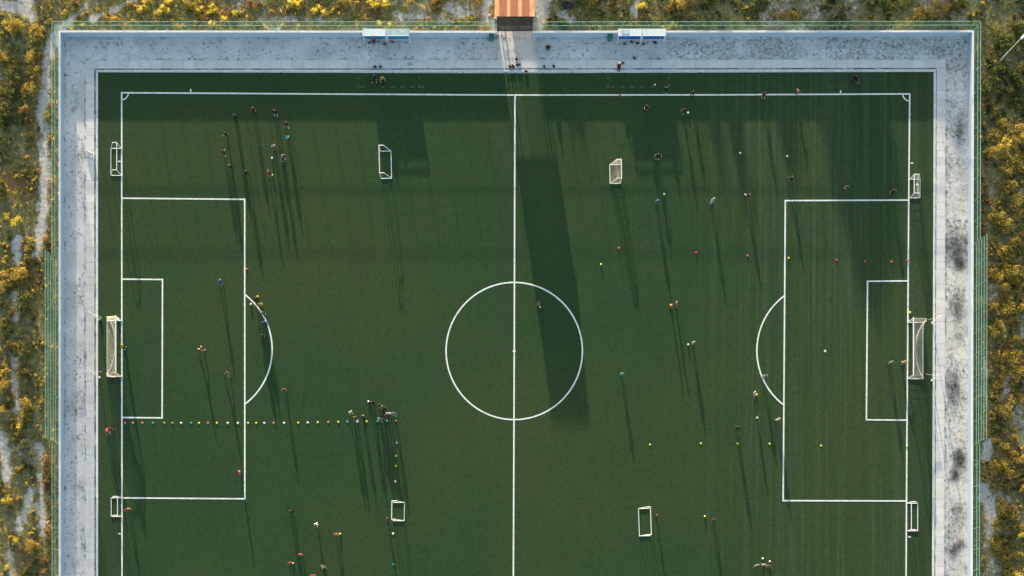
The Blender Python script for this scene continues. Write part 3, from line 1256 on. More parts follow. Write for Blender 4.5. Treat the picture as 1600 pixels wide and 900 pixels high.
big_goal('full-size white goal with draped net at the left end', (190.4, 501.4), (190.4, 588.6), 1, dl, 1.95)
big_goal('full-size white goal with sagging net at the right end', (1418.8, 504.2), (1417.4, 592.0), -1, dr, 2.05)
for px, py, tx, lab, cord in ((155.4, 499.4, -.35, 'white net pole on the kerb behind the left goal, upper one', (167, 503)),
                              (155.6, 589.8, -.35, 'white net pole on the kerb behind the left goal, lower one', (168, 586)),
                              (1456.4, 504.6, .3, 'white net pole on the kerb behind the right goal, upper one', (1442, 506)),
                              (1456.0, 594.4, .3, 'white net pole on the kerb behind the right goal, lower one', (1438, 590))):
    root = thing('net_pole', lab, 'pole', G(px, py, .03), 0, 'net support poles behind the goals')
    MB().tube([(0, 0, 0), (tx, .25, 2.9)], .055, 8).build('pole', WHITE, root)
    q = G(*cord) - G(px, py)
    MB().tube([(tx * .75, .19, 2.2), (q.x * .5, q.y * .5 + .1, 2.1), (q.x, q.y, 2.12)], .014, 4).build('stay_rope', NETM, root)
    MB().lathe([(0.0, .0), (.14, .0), (.14, .03), (.0, .03)], 10).build('foot_plate', WHITE, root)


def small_goal(label, front, width, facing, rz=0.0, H=2.0, depth=1.4, top=0.58, net=False, bulge=0):
    c = G(*front, TURF_Z)
    root = thing('small_goal', label, 'goal', c, rz, 'small training goals on the pitch')
    s = -facing
    r = .046
    for y in (-width / 2, width / 2):
        MB().tube([(0, y, 0), (0, y, H)], r, 8).build('post', WHITE, root)
        MB().tube([(0, y, .05), (s * depth, y, .05)], r * .85, 8).build('ground_bar', WHITE, root)
        MB().tube([(0, y, H), (s * top, y, H)], r * .85, 8).build('top_bar', WHITE, root)
        MB().tube([(s * top, y, H), (s * depth, y, .05)], r * .8, 8).build('back_strut', WHITE, root)
    MB().tube([(0, -width / 2 - r, H), (0, width / 2 + r, H)], r * 1.1, 8).build('crossbar', WHITE, root)
    MB().tube([(s * depth, -width / 2, .05), (s * depth, width / 2, .05)], r, 8).build('rear_bar', WHITE, root)
    if net:
        def f(u, v):
            y = -width / 2 + width * u
            sag = -.25 * math.sin(math.pi * u) * math.sin(math.pi * min(1, v))
            if v < .25:
                return Vector((s * top * v / .25, y, H + sag))
            t = (v - .25) / .75
            return Vector((s * (top + (depth - top) * t) + s * -.3 * math.sin(math.pi * t), y, H * (1 - t) + .05 * t + sag))
        mb = MB()
        net_surface(mb, f, int(width / .14), 18, .007)
        mb.build('net', NETM, root)
        for y, bl in ((-width / 2, -.35), (width / 2, .05)):
            def g(u, v, y=y, bl=bl):
                t = 1 - v
                xe = s * (top * t + depth * (1 - t)) * u
                return Vector((xe, y + bl * math.sin(math.pi * u) * math.sin(math.pi * t), H * t + .05 * (1 - t)))
            mb = MB()
            net_surface(mb, g, 8, 12, .007)
            mb.build('side_net', NETM, root)
    return root


small_goal('white small goal without net on the left goal line, upper one', (190, 253.4), 3.62, 1)
small_goal('white small goal without net left of halfway in the dugout shadow', (595.2, 258), 3.66, -1, math.radians(1.5))
small_goal('netted small white goal right of the halfway line, top half', (969.2, 272.2), 2.5, 1, math.radians(1), 1.9, net=True)
small_goal('netted small goal holding bags on the right goal line, upper one', (1421.6, 295), 2.5, -1, 0, 1.8, 1.35, .7, net=True)
small_goal('narrow white small goal on the left goal line, lower one', (189.8, 792.6), 2.5, 1, 0, 1.6, 1.35)
small_goal('narrow white small goal left of halfway at the end of the cone column', (614.4, 799.4), 2.45, -1, math.radians(-1), 1.9, 1.5)
small_goal('wide white small goal without net right of halfway near the bottom', (1014.6, 815.8), 3.66, 1, math.radians(2), 1.9, 1.4)
small_goal('white small goal without net on the right goal line, lower one', (1417.2, 808), 3.7, -1, 0, 1.8, 1.42)

# ------------------------------------------------------------------ marker discs, cones and balls
CC = {'orange': (0.58, 0.13, 0.055), 'teal': (0.015, 0.26, 0.33), 'white': (0.66, 0.67, 0.64), 'yellow': (0.62, 0.47, 0.04), 'red': (0.52, 0.055, 0.03),
      'lime': (0.38, 0.55, 0.05), 'blue': (0.04, 0.25, 0.44)}
_disc, _cone = {}, {}


def disc(px, py, col, label, group):
    if col not in _disc:
        mb = MB().lathe([(.140, .0), (.145, .012), (.115, .045), (.065, .068), (.04, .065), (.045, .05), (.10, .028), (.128, .0)], 14)
        _disc[col] = mb.mesh('marker_disc', paint('disc_' + col, CC[col], .45, .06))
    o = link('marker_disc', _disc[col])
    o.location = G(px, py, TURF_Z)
    tag(o, label, 'marker disc', group)


def cone(px, py, col, label, group, h=.2):
    key = (col, h)
    if key not in _cone:
        mb = MB()
        mb.box((0, 0, .012), (.27, .27, .024))
        mb.lathe([(.115, .024), (.105, .035), (.032, h), (.026, h + .006), (.0, h - .002)], 12)
        _cone[key] = mb.mesh('training_cone', paint('disc_' + col, CC[col], .45, .06))
    o = link('training_cone', _cone[key])
    o.location = G(px, py, TURF_Z)
    o.rotation_euler = (0, 0, random.uniform(0, 1.5))
    tag(o, label, 'cone', group)


ORD = ['first', 'second', 'third', 'fourth', 'fifth', 'sixth', 'seventh', 'eighth', 'ninth', 'tenth', 'eleventh', 'twelfth', 'thirteenth', 'fourteenth', 'fifteenth',
       'sixteenth', 'seventeenth', 'eighteenth', 'nineteenth', 'twentieth', 'twenty-first', 'twenty-second', 'twenty-third', 'twenty-fourth', 'twenty-fifth',
       'twenty-sixth', 'twenty-seventh', 'twenty-eighth', 'twenty-ninth']
row = [(195.7, 'orange'), (207.7, 'orange'), (222.7, 'orange'), (239, 'teal'), (256.7, 'orange'), (269.5, 'orange'), (283, 'white'), (298.7, 'teal'), (311, 'yellow'),
       (325, 'orange'), (339, 'yellow'), (356, 'white'), (371.7, 'white'), (387.7, 'yellow'), (400.3, 'yellow'), (413, 'white'), (427.5, 'orange'), (444, 'white'),
       (466, 'yellow'), (481, 'white'), (496.5, 'yellow'), (513, 'orange'), (528.7, 'yellow'), (543, 'blue'), (558.4, 'white'), (573, 'yellow'), (590, 'teal'), (604.7, 'teal'), (619, 'orange')]
for i, (x, c) in enumerate(row):
    y = 661.2 if i < 18 else 661.2 - (i - 17) * 0.32
    disc(x, y, c, '%s marker disc, %s from the left goal line in the long row' % (c, ORD[i]), 'long row of marker discs')
for x, y, c, lab in ((619.8, 692.4, 'blue', 'blue marker disc at the top of the short column'), (619, 712.2, 'yellow', 'upper yellow marker disc of the short column'),
                     (618.8, 728.2, 'yellow', 'lower yellow marker disc of the short column'), (617.6, 752.2, 'white', 'white marker disc just above the narrow small goal'),
                     (614.4, 834, 'white', 'white marker disc just below the narrow small goal'), (615, 882, 'teal', 'teal marker disc at the bottom of the short column')):
    disc(x, y, c, lab, 'column of marker discs')
cg = 'cones in a line across the right half'
for x, y, c, lab in ((967, 387.6, 'orange', 'orange cone nearest halfway below the netted small goal'), (1087.6, 395, 'red', 'red cone second in the line across the right half'),
                     (1168, 399.4, 'orange', 'orange cone third in the line across the right half'), (1232.2, 403.4, 'yellow', 'yellow cone just inside the right penalty area'),
                     (1307.4, 406.6, 'red', 'left of the two red cones inside the right penalty area'), (1351.6, 408.4, 'red', 'right of the two red cones inside the right penalty area'),
                     (1393, 409, 'orange', 'orange cone between the red cones and the right goal line'), (1417.8, 406.6, 'orange', 'orange cone standing on the right goal line'),
                     (385.4, 420.6, 'orange', 'orange cone beside the left penalty area line'), (968.4, 149.2, 'red', 'red cone on the top touchline'),
                     (402.6, 463.5, 'yellow', 'yellow cone at the top of the left penalty arc')):
    cone(x, y, c, lab, cg)
for x, y, lab in ((1015.6, 695, 'first lime cone from the halfway line in the lower right half'), (1095.2, 693, 'second lime cone from the halfway line in the lower right half'),
                  (1152.6, 693.2, 'third lime cone, below the player in black'), (1202.6, 693.6, 'fourth lime cone, left of the right penalty area'),
                  (1283, 696.6, 'fifth lime cone, inside the right penalty area'), (1417, 697.5, 'sixth lime cone, on the right goal line')):
    disc(x, y, 'lime', lab, 'lime markers across the lower right half')
disc(1183, 652.8, 'white', 'white marker disc below the right penalty arc', 'lime markers across the lower right half')

bt = {}


def ball_mat(name, a, b):
    t = NT(name)
    v = t.n('ShaderNodeTexVoronoi')
    v.inputs['Scale'].default_value = 9.0
    t.l(t.coord(), v.inputs['Vector'])
    t.base(t.mix(t.smooth(v.outputs['Distance'], .2, .26), b, a)).set(Roughness=.4)
    return t.m


BALLM = {'white': ball_mat('ball_white', (.80, .80, .78), (.5, .5, .5)), 'yellow': ball_mat('ball_yellow', (.80, .68, .12), (.6, .45, .05)),
         'lime': ball_mat('ball_lime', (.62, .80, .12), (.4, .55, .05)), 'orange': ball_mat('ball_orange', (.8, .5, .25), (.6, .3, .1))}
for c in BALLM:
    bt[c] = MB().ball((0, 0, 0), .125, 16, 10).mesh('football', BALLM[c], True)
for x, y, c, lab in (
        (425.4, 247.6, 'white', 'white ball between players in the upper left group'), (426, 274.2, 'yellow', 'yellow ball at the feet of the player in red'),
        (392.2, 476, 'white', 'white ball just inside the left penalty arc'), (575.8, 627.8, 'white', 'white ball beside the person in black at the discs'),
        (531.6, 834.4, 'yellow', 'yellow ball right of the player in orange'), (458, 880.4, 'yellow', 'yellow ball beside the player in dark pink'),
        (504.6, 887, 'lime', 'lime yellow ball at the feet of the player in grey'), (1037.4, 304, 'white', 'white ball right of the player in dark blue'),
        (1075, 177, 'white', 'white ball right of a player just below the touchline'), (1023, 133, 'white', 'white ball outside the touchline beside a person in black'),
        (1156.2, 239.6, 'white', 'white ball in the shade left of another white ball'), (1229.6, 244.6, 'white', 'white ball above the player in black near the penalty area'),
        (844, 480, 'yellow', 'yellow ball inside the centre circle'), (1048, 477.4, 'yellow', 'yellow ball at the feet of the player in orange near two red players'),
        (1075, 539, 'yellow', 'pale yellow ball beside the player in pink and grey'), (1182, 617, 'yellow', 'pale yellow ball near the right penalty arc'),
        (1101, 807, 'lime', 'lime ball right of the wide small goal'), (184.6, 499.4, 'white', 'white ball in the upper corner of the left goal'),
        (1421.4, 488.6, 'lime', 'lime ball on the line above the right goal'), (568, 650.2, 'orange', 'orange ball above the row of discs'),
        (939, 413.6, 'lime', 'small dull ball alone right of the building shadow'), (1191.4, 872.8, 'white', 'white ball at the head of the trio near the bottom edge'),
        (1202.4, 877.4, 'white', 'white ball beside the right player of the trio near the bottom edge')):
    o = link('football', bt[c])
    o.location = G(x, y, TURF_Z + .125)
    o.rotation_euler = (random.random() * 3, random.random() * 3, 0)
    tag(o, lab, 'ball', 'footballs on the pitch')

# ------------------------------------------------------------------ people


def rotx(v, a):
    return Matrix.Rotation(a, 3, 'X') @ v


def pose_joints(hipL=0, kneeL=0, hipR=0, kneeR=0, lean=0, armL=0, armR=0, elbL=15, elbR=15, abd=10, drop=0.0, spread=4, abdR=None, nod=0):
    """unit-height figure facing +Y; degrees"""
    R = math.radians
    J = {}
    ph = 0.53 - drop
    J['pelvis'] = Vector((0, 0, ph))
    up = lambda h: J['pelvis'] + rotx(Vector((0, 0, h)), -R(lean))
    J['waist'] = up(.085)
    J['chest'] = up(.19)
    J['upper'] = up(.262)
    J['neck'] = up(.318)
    hd = J['neck']
    nodr = -R(lean * .5 + nod)
    J['jaw'] = hd + rotx(Vector((0, .012, .028)), nodr)
    J['head'] = hd + rotx(Vector((0, .010, .072)), nodr)
    J['crown'] = hd + rotx(Vector((0, .0, .118)), nodr)
    for sd, sg, hp, kn, ar, el, ab in (('L', -1, hipL, kneeL, armL, elbL, abd), ('R', 1, hipR, kneeR, armR, elbR, abd if abdR is None else abdR)):
        hip = J['pelvis'] + Vector((sg * .052, 0, -.03))
        th = Matrix.Rotation(sg * R(spread), 3, 'Y').inverted() @ rotx(Vector((0, 0, -.235)), R(hp))
        knee = hip + th
        sh = rotx(Vector((0, 0, -.105)), R(hp - kn))
        calf = knee + sh + Vector((0, -.008, 0))
        ank = knee + rotx(Vector((0, 0, -.222)), R(hp - kn))
        fd = rotx(Vector((0, .095, -.020)), R(hp - kn))
        J['hip' + sd], J['knee' + sd], J['calf' + sd], J['ankle' + sd] = hip, knee, calf, ank
        J['toe' + sd] = ank + fd
        J['heel' + sd] = ank + rotx(Vector((0, -.022, -.022)), R(hp - kn))
        shd = up(.268) + Vector((sg * .108, 0, -.008))
        ua = Matrix.Rotation(-sg * R(ab), 3, 'Y') @ rotx(Vector((0, 0, -.165)), R(ar))
        elb = shd + ua
        fa = Matrix.Rotation(-sg * R(ab * .7), 3, 'Y') @ rotx(Vector((0, 0, -.135)), R(ar + el))
        wr = elb + fa
        J['shoulder' + sd], J['elbow' + sd], J['wrist' + sd] = shd, elb, wr
        J['palm' + sd] = wr + fa.normalized() * .045
    # stand on the ground
    lo = min(min(J['toeL'].z, J['toeR'].z), min(J['heelL'].z, J['heelR'].z)) - .018
    for k in J:
        J[k] = J[k] - Vector((0, 0, lo))
    return J


RAD = dict(pelvis=(.082, .062), waist=(.072, .054), chest=(.088, .064), upper=(.078, .052), neck=(.030, .032), jaw=(.043, .050), head=(.055, .064), crown=(.042, .048),
           hip=(.056, .056), knee=(.036, .037), calf=(.034, .036), ankle=(.022, .024), toe=(.024, .016), heel=(.022, .020), shoulder=(.040, .042), elbow=(.026, .026), wrist=(.019, .017), palm=(.022, .012))
SPINE = ['pelvis', 'waist', 'chest', 'upper', 'neck', 'jaw', 'head', 'crown']


def figure(J):
    names = list(SPINE)
    for sd in 'LR':
        names += [k + sd for k in ('hip', 'knee', 'calf', 'ankle', 'toe', 'heel', 'shoulder', 'elbow', 'wrist', 'palm')]
    ix = {n: i for i, n in enumerate(names)}
    ed = [(ix[a], ix[b]) for a, b in zip(SPINE[:-1], SPINE[1:])]
    for sd in 'LR':
        ch = ['pelvis', 'hip' + sd, 'knee' + sd, 'calf' + sd, 'ankle' + sd, 'toe' + sd]
        ed += [(ix[a], ix[b]) for a, b in zip(ch[:-1], ch[1:])]
        ed.append((ix['ankle' + sd], ix['heel' + sd]))
        ch = ['upper', 'shoulder' + sd, 'elbow' + sd, 'wrist' + sd, 'palm' + sd]
        ed += [(ix[a], ix[b]) for a, b in zip(ch[:-1], ch[1:])]
    me = bpy.data.meshes.new('skel')
    me.from_pydata([J[n] for n in names], ed, [])
    ob = bpy.data.objects.new('skel', me)
    COL.objects.link(ob)
    ob.modifiers.new('s', 'SKIN').use_smooth_shade = True
    for i, n in enumerate(names):
        k = n if n in RAD else n[:-1]
        me.skin_vertices[0].data[i].radius = RAD[k]
        me.skin_vertices[0].data[i].use_root = (i == 0)
    md = ob.modifiers.new('d', 'SUBSURF')
    md.levels = md.render_levels = 1
    dg = bpy.context.evaluated_depsgraph_get()
    dg.update()
    ev = ob.evaluated_get(dg)
    m2 = bpy.data.meshes.new_from_object(ev)
    bpy.data.objects.remove(ob)
    V = [v.co.copy() for v in m2.vertices]
    N = [v.normal.copy() for v in m2.vertices]
    F = [tuple(p.vertices) for p in m2.polygons]
    bpy.data.meshes.remove(m2)
    # which bone does every vertex belong to
    bones = []
    for a, b in zip(SPINE[:-1], SPINE[1:]):
        bones.append((a, b, J[a], J[b]))
    for sd in 'LR':
        for a, b in (('hip', 'knee'), ('knee', 'calf'), ('calf', 'ankle'), ('ankle', 'toe'), ('ankle', 'heel'), ('shoulder', 'elbow'), ('elbow', 'wrist'), ('wrist', 'palm')):
            bones.append((a + sd, b + sd, J[a + sd], J[b + sd]))
        bones.append(('pelvis', 'hip' + sd, J['pelvis'], J['hip' + sd]))
        bones.append(('upper', 'shoulder' + sd, J['upper'], J['shoulder' + sd]))

    def cls(p):
        best = None
        for a, b, pa, pb in bones:
            d = pb - pa
            t = max(0, min(1, (p - pa).dot(d) / d.length_squared))
            q = pa + d * t
            ra = RAD[a if a in RAD else a[:-1]][0]
            rb = RAD[b if b in RAD else b[:-1]][0]
            dist = (p - q).length - (ra + (rb - ra) * t)
            if best is None or dist < best[0]:
                best = (dist, a, b, t)
        return best
    body = MB()
    body.add(V, F)
    # fingers, nose, ears, eyes grow out of the same surface
    for sd, sg in (('L', -1), ('R', 1)):
        d = (J['palm' + sd] - J['wrist' + sd]).normalized()
        fw = Vector((0, 1, 0)) if abs(d.y) < .8 else Vector((0, 0, 1))
        sdv = d.cross(fw).normalized()
        wv = sdv.cross(d).normalized()
        for k, ln in enumerate((.040, .046, .043, .034)):
            o = J['palm' + sd] + wv * (.0165 - .011 * k) * 1.0 - d * .006
            c1 = o + d * ln * .5
            c2 = c1 + (d * .8 - sdv * sg * .5).normalized() * ln * .5
            body.tube([o, c1, c2], [.0058, .0054, .0042], 5)
        o = J['wrist' + sd] + d * .014 + wv * .012
        body.tube([o, o + (wv * .9 + d * .7).normalized() * .022, o + (wv * .55 + d).normalized() * .044], [.0068, .006, .0046], 5)
    H = J['head']
    hz = (J['crown'] - J['jaw']).normalized()
    hy = Vector((0, 1, 0))
    hy = (hy - hz * hy.dot(hz)).normalized()
    hx = hy.cross(hz)
    body.tube([H + hy * .056 + hz * .012, H + hy * .073 - hz * .008, H + hy * .058 - hz * .014], [.004, .008, .006], 5)
    for s in (-1, 1):
        body.ball(H + hx * s * .055 - hy * .006, .013, 6, 4, (.5, .8, 1.2))
        body.ball(H + hx * s * .020 + hy * .058 + hz * .008, .0062, 6, 4, mi=1)
    body.tube([H + hy * .056 - hz * .030 - hx * .014, H + hy * .060 - hz * .031, H + hy * .056 - hz * .030 + hx * .014], .0035, 4, mi=2)
    parts = {k: [] for k in ('shirt', 'shorts', 'hair', 'sockL', 'sockR', 'shoeL', 'shoeR', 'legL', 'legR', 'sleeveL', 'sleeveR')}
    for f in F:
        c = sum((V[i] for i in f), Vector()) / len(f)
        _, a, b, t = cls(c)
        if (a in ('waist', 'chest', 'upper') and b != 'neck') or (a == 'pelvis' and b == 'waist' and t > .25) or (a == 'upper' and b.startswith('shoulder')):
            parts['shirt'].append(f)
        elif a == 'upper' and b == 'neck' and t < .35:
            parts['shirt'].append(f)
        elif a.startswith('shoulder'):
            if t < .62:
                parts['shirt'].append(f)
            parts['sleeve' + a[-1]].append(f)
        elif a.startswith('elbow'):
            if t < .92:
                parts['sleeve' + a[-1]].append(f)
        elif a == 'pelvis':
            parts['shorts'].append(f)
        elif a.startswith('hip'):
            if t < .8:
                parts['shorts'].append(f)
            parts['leg' + a[-1]].append(f)
        elif a.startswith('knee') or a.startswith('calf'):
            parts['leg' + a[-1]].append(f)
            if a.startswith('calf') or t > .45:
                parts['sock' + a[-1]].append(f)
        elif a.startswith('ankle'):
            parts['shoe' + a[-1]].append(f)
        if a in ('jaw', 'head', 'neck'):
            r = c - H
            if r.dot(hz) > .030 or (r.dot(hy) < -.004 and r.dot(hz) > -.03):
                parts['hair'].append(f)
    OFF = dict(shirt=.011, sleeve=.009, shorts=.015, leg=.012, sock=.005, shoe=.007, hair=.009)
    out = {'body': body}
    for k, fs in parts.items():
        mb = MB()
        used = sorted({i for f in fs for i in f})
        mp = {i: q for q, i in enumerate(used)}
        mb.add([V[i] + N[i] * OFF[k.rstrip('LR')] for i in used], [tuple(mp[i] for i in f) for f in fs])
        out[k] = mb
    return out


POSES = {
    'stand': dict(spread=5, abd=9),
    'stand_wide': dict(spread=11, abd=16, elbL=30, elbR=25, hipL=4, hipR=-3),
    'walk': dict(hipL=24, kneeL=8, hipR=-18, kneeR=14, armL=-22, armR=24, elbL=25, elbR=30, lean=4),
    'run': dict(hipL=48, kneeL=55, hipR=-22, kneeR=38, armL=-42, armR=40, elbL=80, elbR=85, lean=14, abd=14),
    'kick': dict(hipL=40, kneeL=14, hipR=-6, kneeR=8, armL=-30, armR=20, elbL=25, elbR=20, lean=-4, abd=32),
    'arms_out': dict(spread=10, abd=40, elbL=35, elbR=35, hipL=6, kneeL=6),
    'bend': dict(hipL=40, kneeL=38, hipR=34, kneeR=34, lean=58, armL=70, armR=62, elbL=10, elbR=10, drop=.05, nod=-20),
    'fold': dict(spread=5, abd=14, armL=28, armR=28, elbL=85, elbR=85),
    'sit': dict(hipL=88, kneeL=70, hipR=80, kneeR=76, lean=12, armL=34, armR=30, elbL=50, elbR=55, drop=.33, spread=12),
    'point': dict(spread=6, abd=10, abdR=82, elbR=4, hipR=8),
}
SKIN = {k: paint('skin_' + k, c, .55, .06) for k, c in (('a', (.42, .24, .16)), ('b', (.50, .31, .22)), ('c', (.26, .14, .09)), ('d', (.56, .37, .28)))}
HAIR = {'k': paint('hair_dark', (.012, .010, .009), .6), 'b': paint('hair_brown', (.06, .035, .02), .6), 'y': paint('hair_fair', (.30, .20, .09), .6), 'r': paint('cap_red', (.4, .03, .03), .6), 'w': paint('cap_white', (.7, .7, .7), .6)}
EYE = paint('eye_dark', (.01, .01, .012), .3)
LIP = paint('lips', (.30, .12, .10), .5)
CLO = {'k': (.010, .010, .012), 'n': (.010, .014, .035), 'w': (.72, .74, .76), 'r': (.42, .035, .03), 'm': (.17, .02, .035), 'p': (.75, .14, .22), 'o': (.75, .17, .06),
       'y': (.70, .50, .04), 't': (.10, .48, .46), 'b': (.03, .09, .34), 'l': (.36, .52, .68), 'v': (.25, .16, .27), 'g': (.16, .165, .18), 'c': (.38, .60, .66),
       's': (.32, .33, .34), 'x': (.34, .24, .13), 'e': (.10, .06, .04), 'd': (.52, .07, .12), 'f': (.04, .26, .20), 'h': (.50, .42, .50)}
CLOM = {k: paint('cloth_' + k, tuple(q * .72 for q in c), .8, .12) for k, c in CLO.items()}
BASE = {}
MESHES = {}


def person_mesh(pose, part):
    if pose not in BASE:
        BASE[pose] = figure(pose_joints(**POSES[pose]))
    key = (pose, part)
    if key not in MESHES:
        if part == 'body':
            MESHES[key] = BASE[pose]['body'].mesh('body', [SKIN['a'], EYE, LIP], True)
        else:
            MESHES[key] = BASE[pose][part].mesh(part, CLOM['k'], True)
    return MESHES[key]


def wear(root, pose, part, mat, name=None):
    o = link(name or part, person_mesh(pose, part), root)
    o.material_slots[0].link = 'OBJECT'
    o.material_slots[0].material = mat
    return o


def person(px, py, h, rz, pose, shirt, shorts, socks, label, hair='k', skin='a', shoes='k', long=False, sleeves=False, group='people training on the pitch', z=TURF_Z):
    root = thing('person', label, 'person', G(px, py, z + .004), math.radians(rz), group)
    root.scale = (h * 1.14, h * 1.14, h)
    wear(root, pose, 'body', SKIN[skin])
    wear(root, pose, 'shirt', CLOM[shirt], 'jacket' if sleeves else 'shirt')
    if sleeves:
        for sd in 'LR':
            wear(root, pose, 'sleeve' + sd, CLOM[shirt], 'sleeve')
    if long:
        wear(root, pose, 'shorts', CLOM[shorts], 'trouser_seat')
    else:
        wear(root, pose, 'shorts', CLOM[shorts])
    for sd in 'LR':
        if long:
            wear(root, pose, 'leg' + sd, CLOM[shorts], 'trouser_leg')
        else:
            wear(root, pose, 'sock' + sd, CLOM[socks], 'sock')
        wear(root, pose, 'shoe' + sd, CLOM[shoes], 'shoe')
    wear(root, pose, 'hair', HAIR[hair])
    return root


A = 'players in the upper left group'
P_ = person
P_(369.5, 187, 1.68, 150, 'stand_wide', 'n', 'n', 'n', 'person in all navy, second from the left at the top of the upper left group', long=True, sleeves=True, group=A)
P_(398, 176, 1.66, 175, 'stand_wide', 'k', 'm', 'k', 'person in black top and dark red shorts, highest in the upper left group', group=A)
P_(431.5, 180, 1.70, 185, 'stand_wide', 'k', 'k', 'w', 'person in black with pale shoes below the touchline in the upper left group', shoes='w', group=A, sleeves=True)
P_(448.6, 197.6, 1.52, 200, 'walk', 'k', 'k', 'w', 'player in black with white socks at the right of the upper left group', shoes='w', group=A)
P_(355, 213.4, 1.55, 160, 'walk', 'k', 'e', 'k', 'player in black top with bare legs at the left of the upper left group', group=A, skin='b')
P_(451.6, 220.4, 1.52, 20, 'walk', 't', 'n', 'r', 'player in turquoise shirt in the upper left group', group=A)
P_(429.6, 233.4, 1.60, 200, 'stand', 'h', 'k', 'h', 'player in pale lilac shirt above the white ball', group=A)
P_(351.2, 241.8, 1.45, 10, 'walk', 'm', 'k', 'w', 'player in maroon with white socks, leftmost of the upper left group', group=A, skin='c')
P_(442.8, 250.6, 1.62, 250, 'arms_out', 'v', 'k', 'k', 'player in purple with arms out in the upper left group', group=A, shoes='w')
P_(360.6, 265, 1.50, 30, 'walk', 'e', 'k', 'k', 'player in brown and black below the maroon one', group=A, skin='b')
P_(387.6, 274.4, 1.66, 30, 'stand_wide', 'n', 'k', 'k', 'person in dark navy lowest in the upper left group', group=A, sleeves=True)
P_(421.8, 274.4, 1.48, 250, 'kick', 'r', 'k', 'w', 'player in red kicking the yellow ball in the upper left group', group=A)
B = 'players around the left penalty area'
P_(346, 443.6, 1.50, 40, 'walk', 'b', 'b', 'b', 'player in blue alone in the left penalty area', group=B)
P_(194.8, 544.4, 1.60, 270, 'stand_wide', 'y', 'k', 'k', 'goalkeeper in yellow and black on the left goal line', group=B, shoes='w')
P_(316, 546.4, 1.55, 250, 'run', 'o', 'k', 'w', 'player in orange and black running in the left penalty area', group=B, shoes='w')
P_(356, 585.4, 1.52, 240, 'run', 'k', 'g', 'k', 'player in black running in the left penalty area', group=B)
P_(169.6, 671.4, 1.58, 200, 'bend', 'r', 'k', 'k', 'person in dark red bending left of the goal line', group=B, shoes='w')
P_(176.4, 671.6, 1.60, 170, 'stand_wide', 'm', 'n', 'n', 'person in maroon and navy standing left of the goal line', group=B)
P_(376.6, 740, 1.50, 280, 'stand_wide', 'p', 'n', 'k', 'player in bright pink near the lower corner of the left penalty area', group=B)
P_(203, 797, 1.55, 200, 'arms_out', 'o', 'f', 'k', 'player in red-orange beside the lower left small goal', group=B)
P_(402, 470.2, 1.66, 200, 'stand_wide', 'k', 'k', 'k', 'person in black at the top of the left penalty arc', group=B, sleeves=True, long=True)
P_(409.4, 478.4, 1.50, 190, 'stand', 'y', 'y', 'y', 'player in yellow on the left penalty arc', group=B)
P_(414, 492.4, 1.50, 190, 'stand_wide', 'k', 'w', 'k', 'player in black and white on the left penalty arc', group=B)
P_(416.2, 506.6, 1.52, 170, 'arms_out', 'b', 'n', 'n', 'player in dark blue standing on the left penalty arc line', group=B)
P_(412, 527.2, 1.50, 195, 'stand', 'k', 'k', 'y', 'player in black with yellow socks just inside the left penalty arc', group=B)
P_(446.2, 611, 1.48, 140, 'walk', 'm', 'm', 'k', 'player in dark red right of the left penalty arc', group=B)
E = 'players at the right end of the row of discs'
P_(549, 646.2, 1.52, 220, 'walk', 'c', 'l', 'y', 'player in pale cyan left of the group at the discs', group=E, hair='y')
P_(556, 654.4, 1.48, 210, 'walk', 'e', 'k', 'w', 'player in brown above the white disc', group=E, shoes='w')
P_(568.4, 652.4, 1.42, 170, 'stand', 'e', 'k', 'k', 'player in brown beside the orange ball at the discs', group=E, hair='b')
P_(582, 631.4, 1.68, 190, 'stand_wide', 'k', 'k', 'k', 'person in all black beside the white ball at the discs', group=E, long=True, sleeves=True)
P_(594, 634.6, 1.56, 200, 'walk', 'k', 'n', 'k', 'player in black striding at the top of the group at the discs', group=E)
P_(597.4, 638.2, 1.50, 230, 'stand', 'x', 'k', 'w', 'player in tan in the middle of the group at the discs', group=E)
P_(602.2, 639.8, 1.60, 180, 'stand_wide', 'k', 'k', 'k', 'player in black left of the white shirt at the discs', group=E)
P_(608.4, 648.6, 1.66, 180, 'arms_out', 'w', 'k', 'k', 'person in white shirt and black trousers in the group at the discs', group=E, long=True)
P_(617, 648.4, 1.58, 160, 'stand_wide', 'v', 'g', 'w', 'player in dark purple, rightmost of the group at the discs', group=E, shoes='w')
P_(591.2, 655.6, 1.50, 250, 'bend', 'g', 'k', 'k', 'player in grey bending just above the teal disc', group=E)
F_ = 'players near the bottom left'
P_(456, 800.4, 1.72, 180, 'arms_out', 'k', 'k', 'k', 'person in all black standing above the bottom left players', group=F_, long=True, sleeves=True)
P_(496, 820.6, 1.52, 160, 'walk', 'w', 'l', 'w', 'player in white and pale blue near the bottom left', group=F_)
P_(526.6, 835.4, 1.50, 190, 'stand_wide', 'o', 'd', 'w', 'player in bright orange left of a yellow ball', group=F_, shoes='w')
P_(471.4, 867.4, 1.52, 180, 'stand_wide', 'p', 'p', 'k', 'player in hot pink, middle of the bottom left players', group=F_)
P_(455, 880.4, 1.48, 200, 'stand_wide', 'd', 'k', 'k', 'player in dark pink, leftmost near the bottom edge', group=F_)
P_(508.2, 886.4, 1.52, 150, 'arms_out', 'g', 'k', 'k', 'player in grey with a lime ball near the bottom edge', group=F_)
P_(491.4, 899.8, 1.50, 170, 'arms_out', 'd', 'k', 'k', 'player in pinkish red at the bottom edge', group=F_)
P_(606.4, 812.4, 1.45, 90, 'stand', 'e', 'k', 'k', 'player in brown beside the narrow small goal at the cone column', group=F_, skin='c')
Rg = 'players in the upper right part'
P_(1027, 247.4, 1.62, 180, 'arms_out', 'k', 'k', 'k', 'player in black with bare arms out in the dugout shadow', group=Rg, shoes='w')
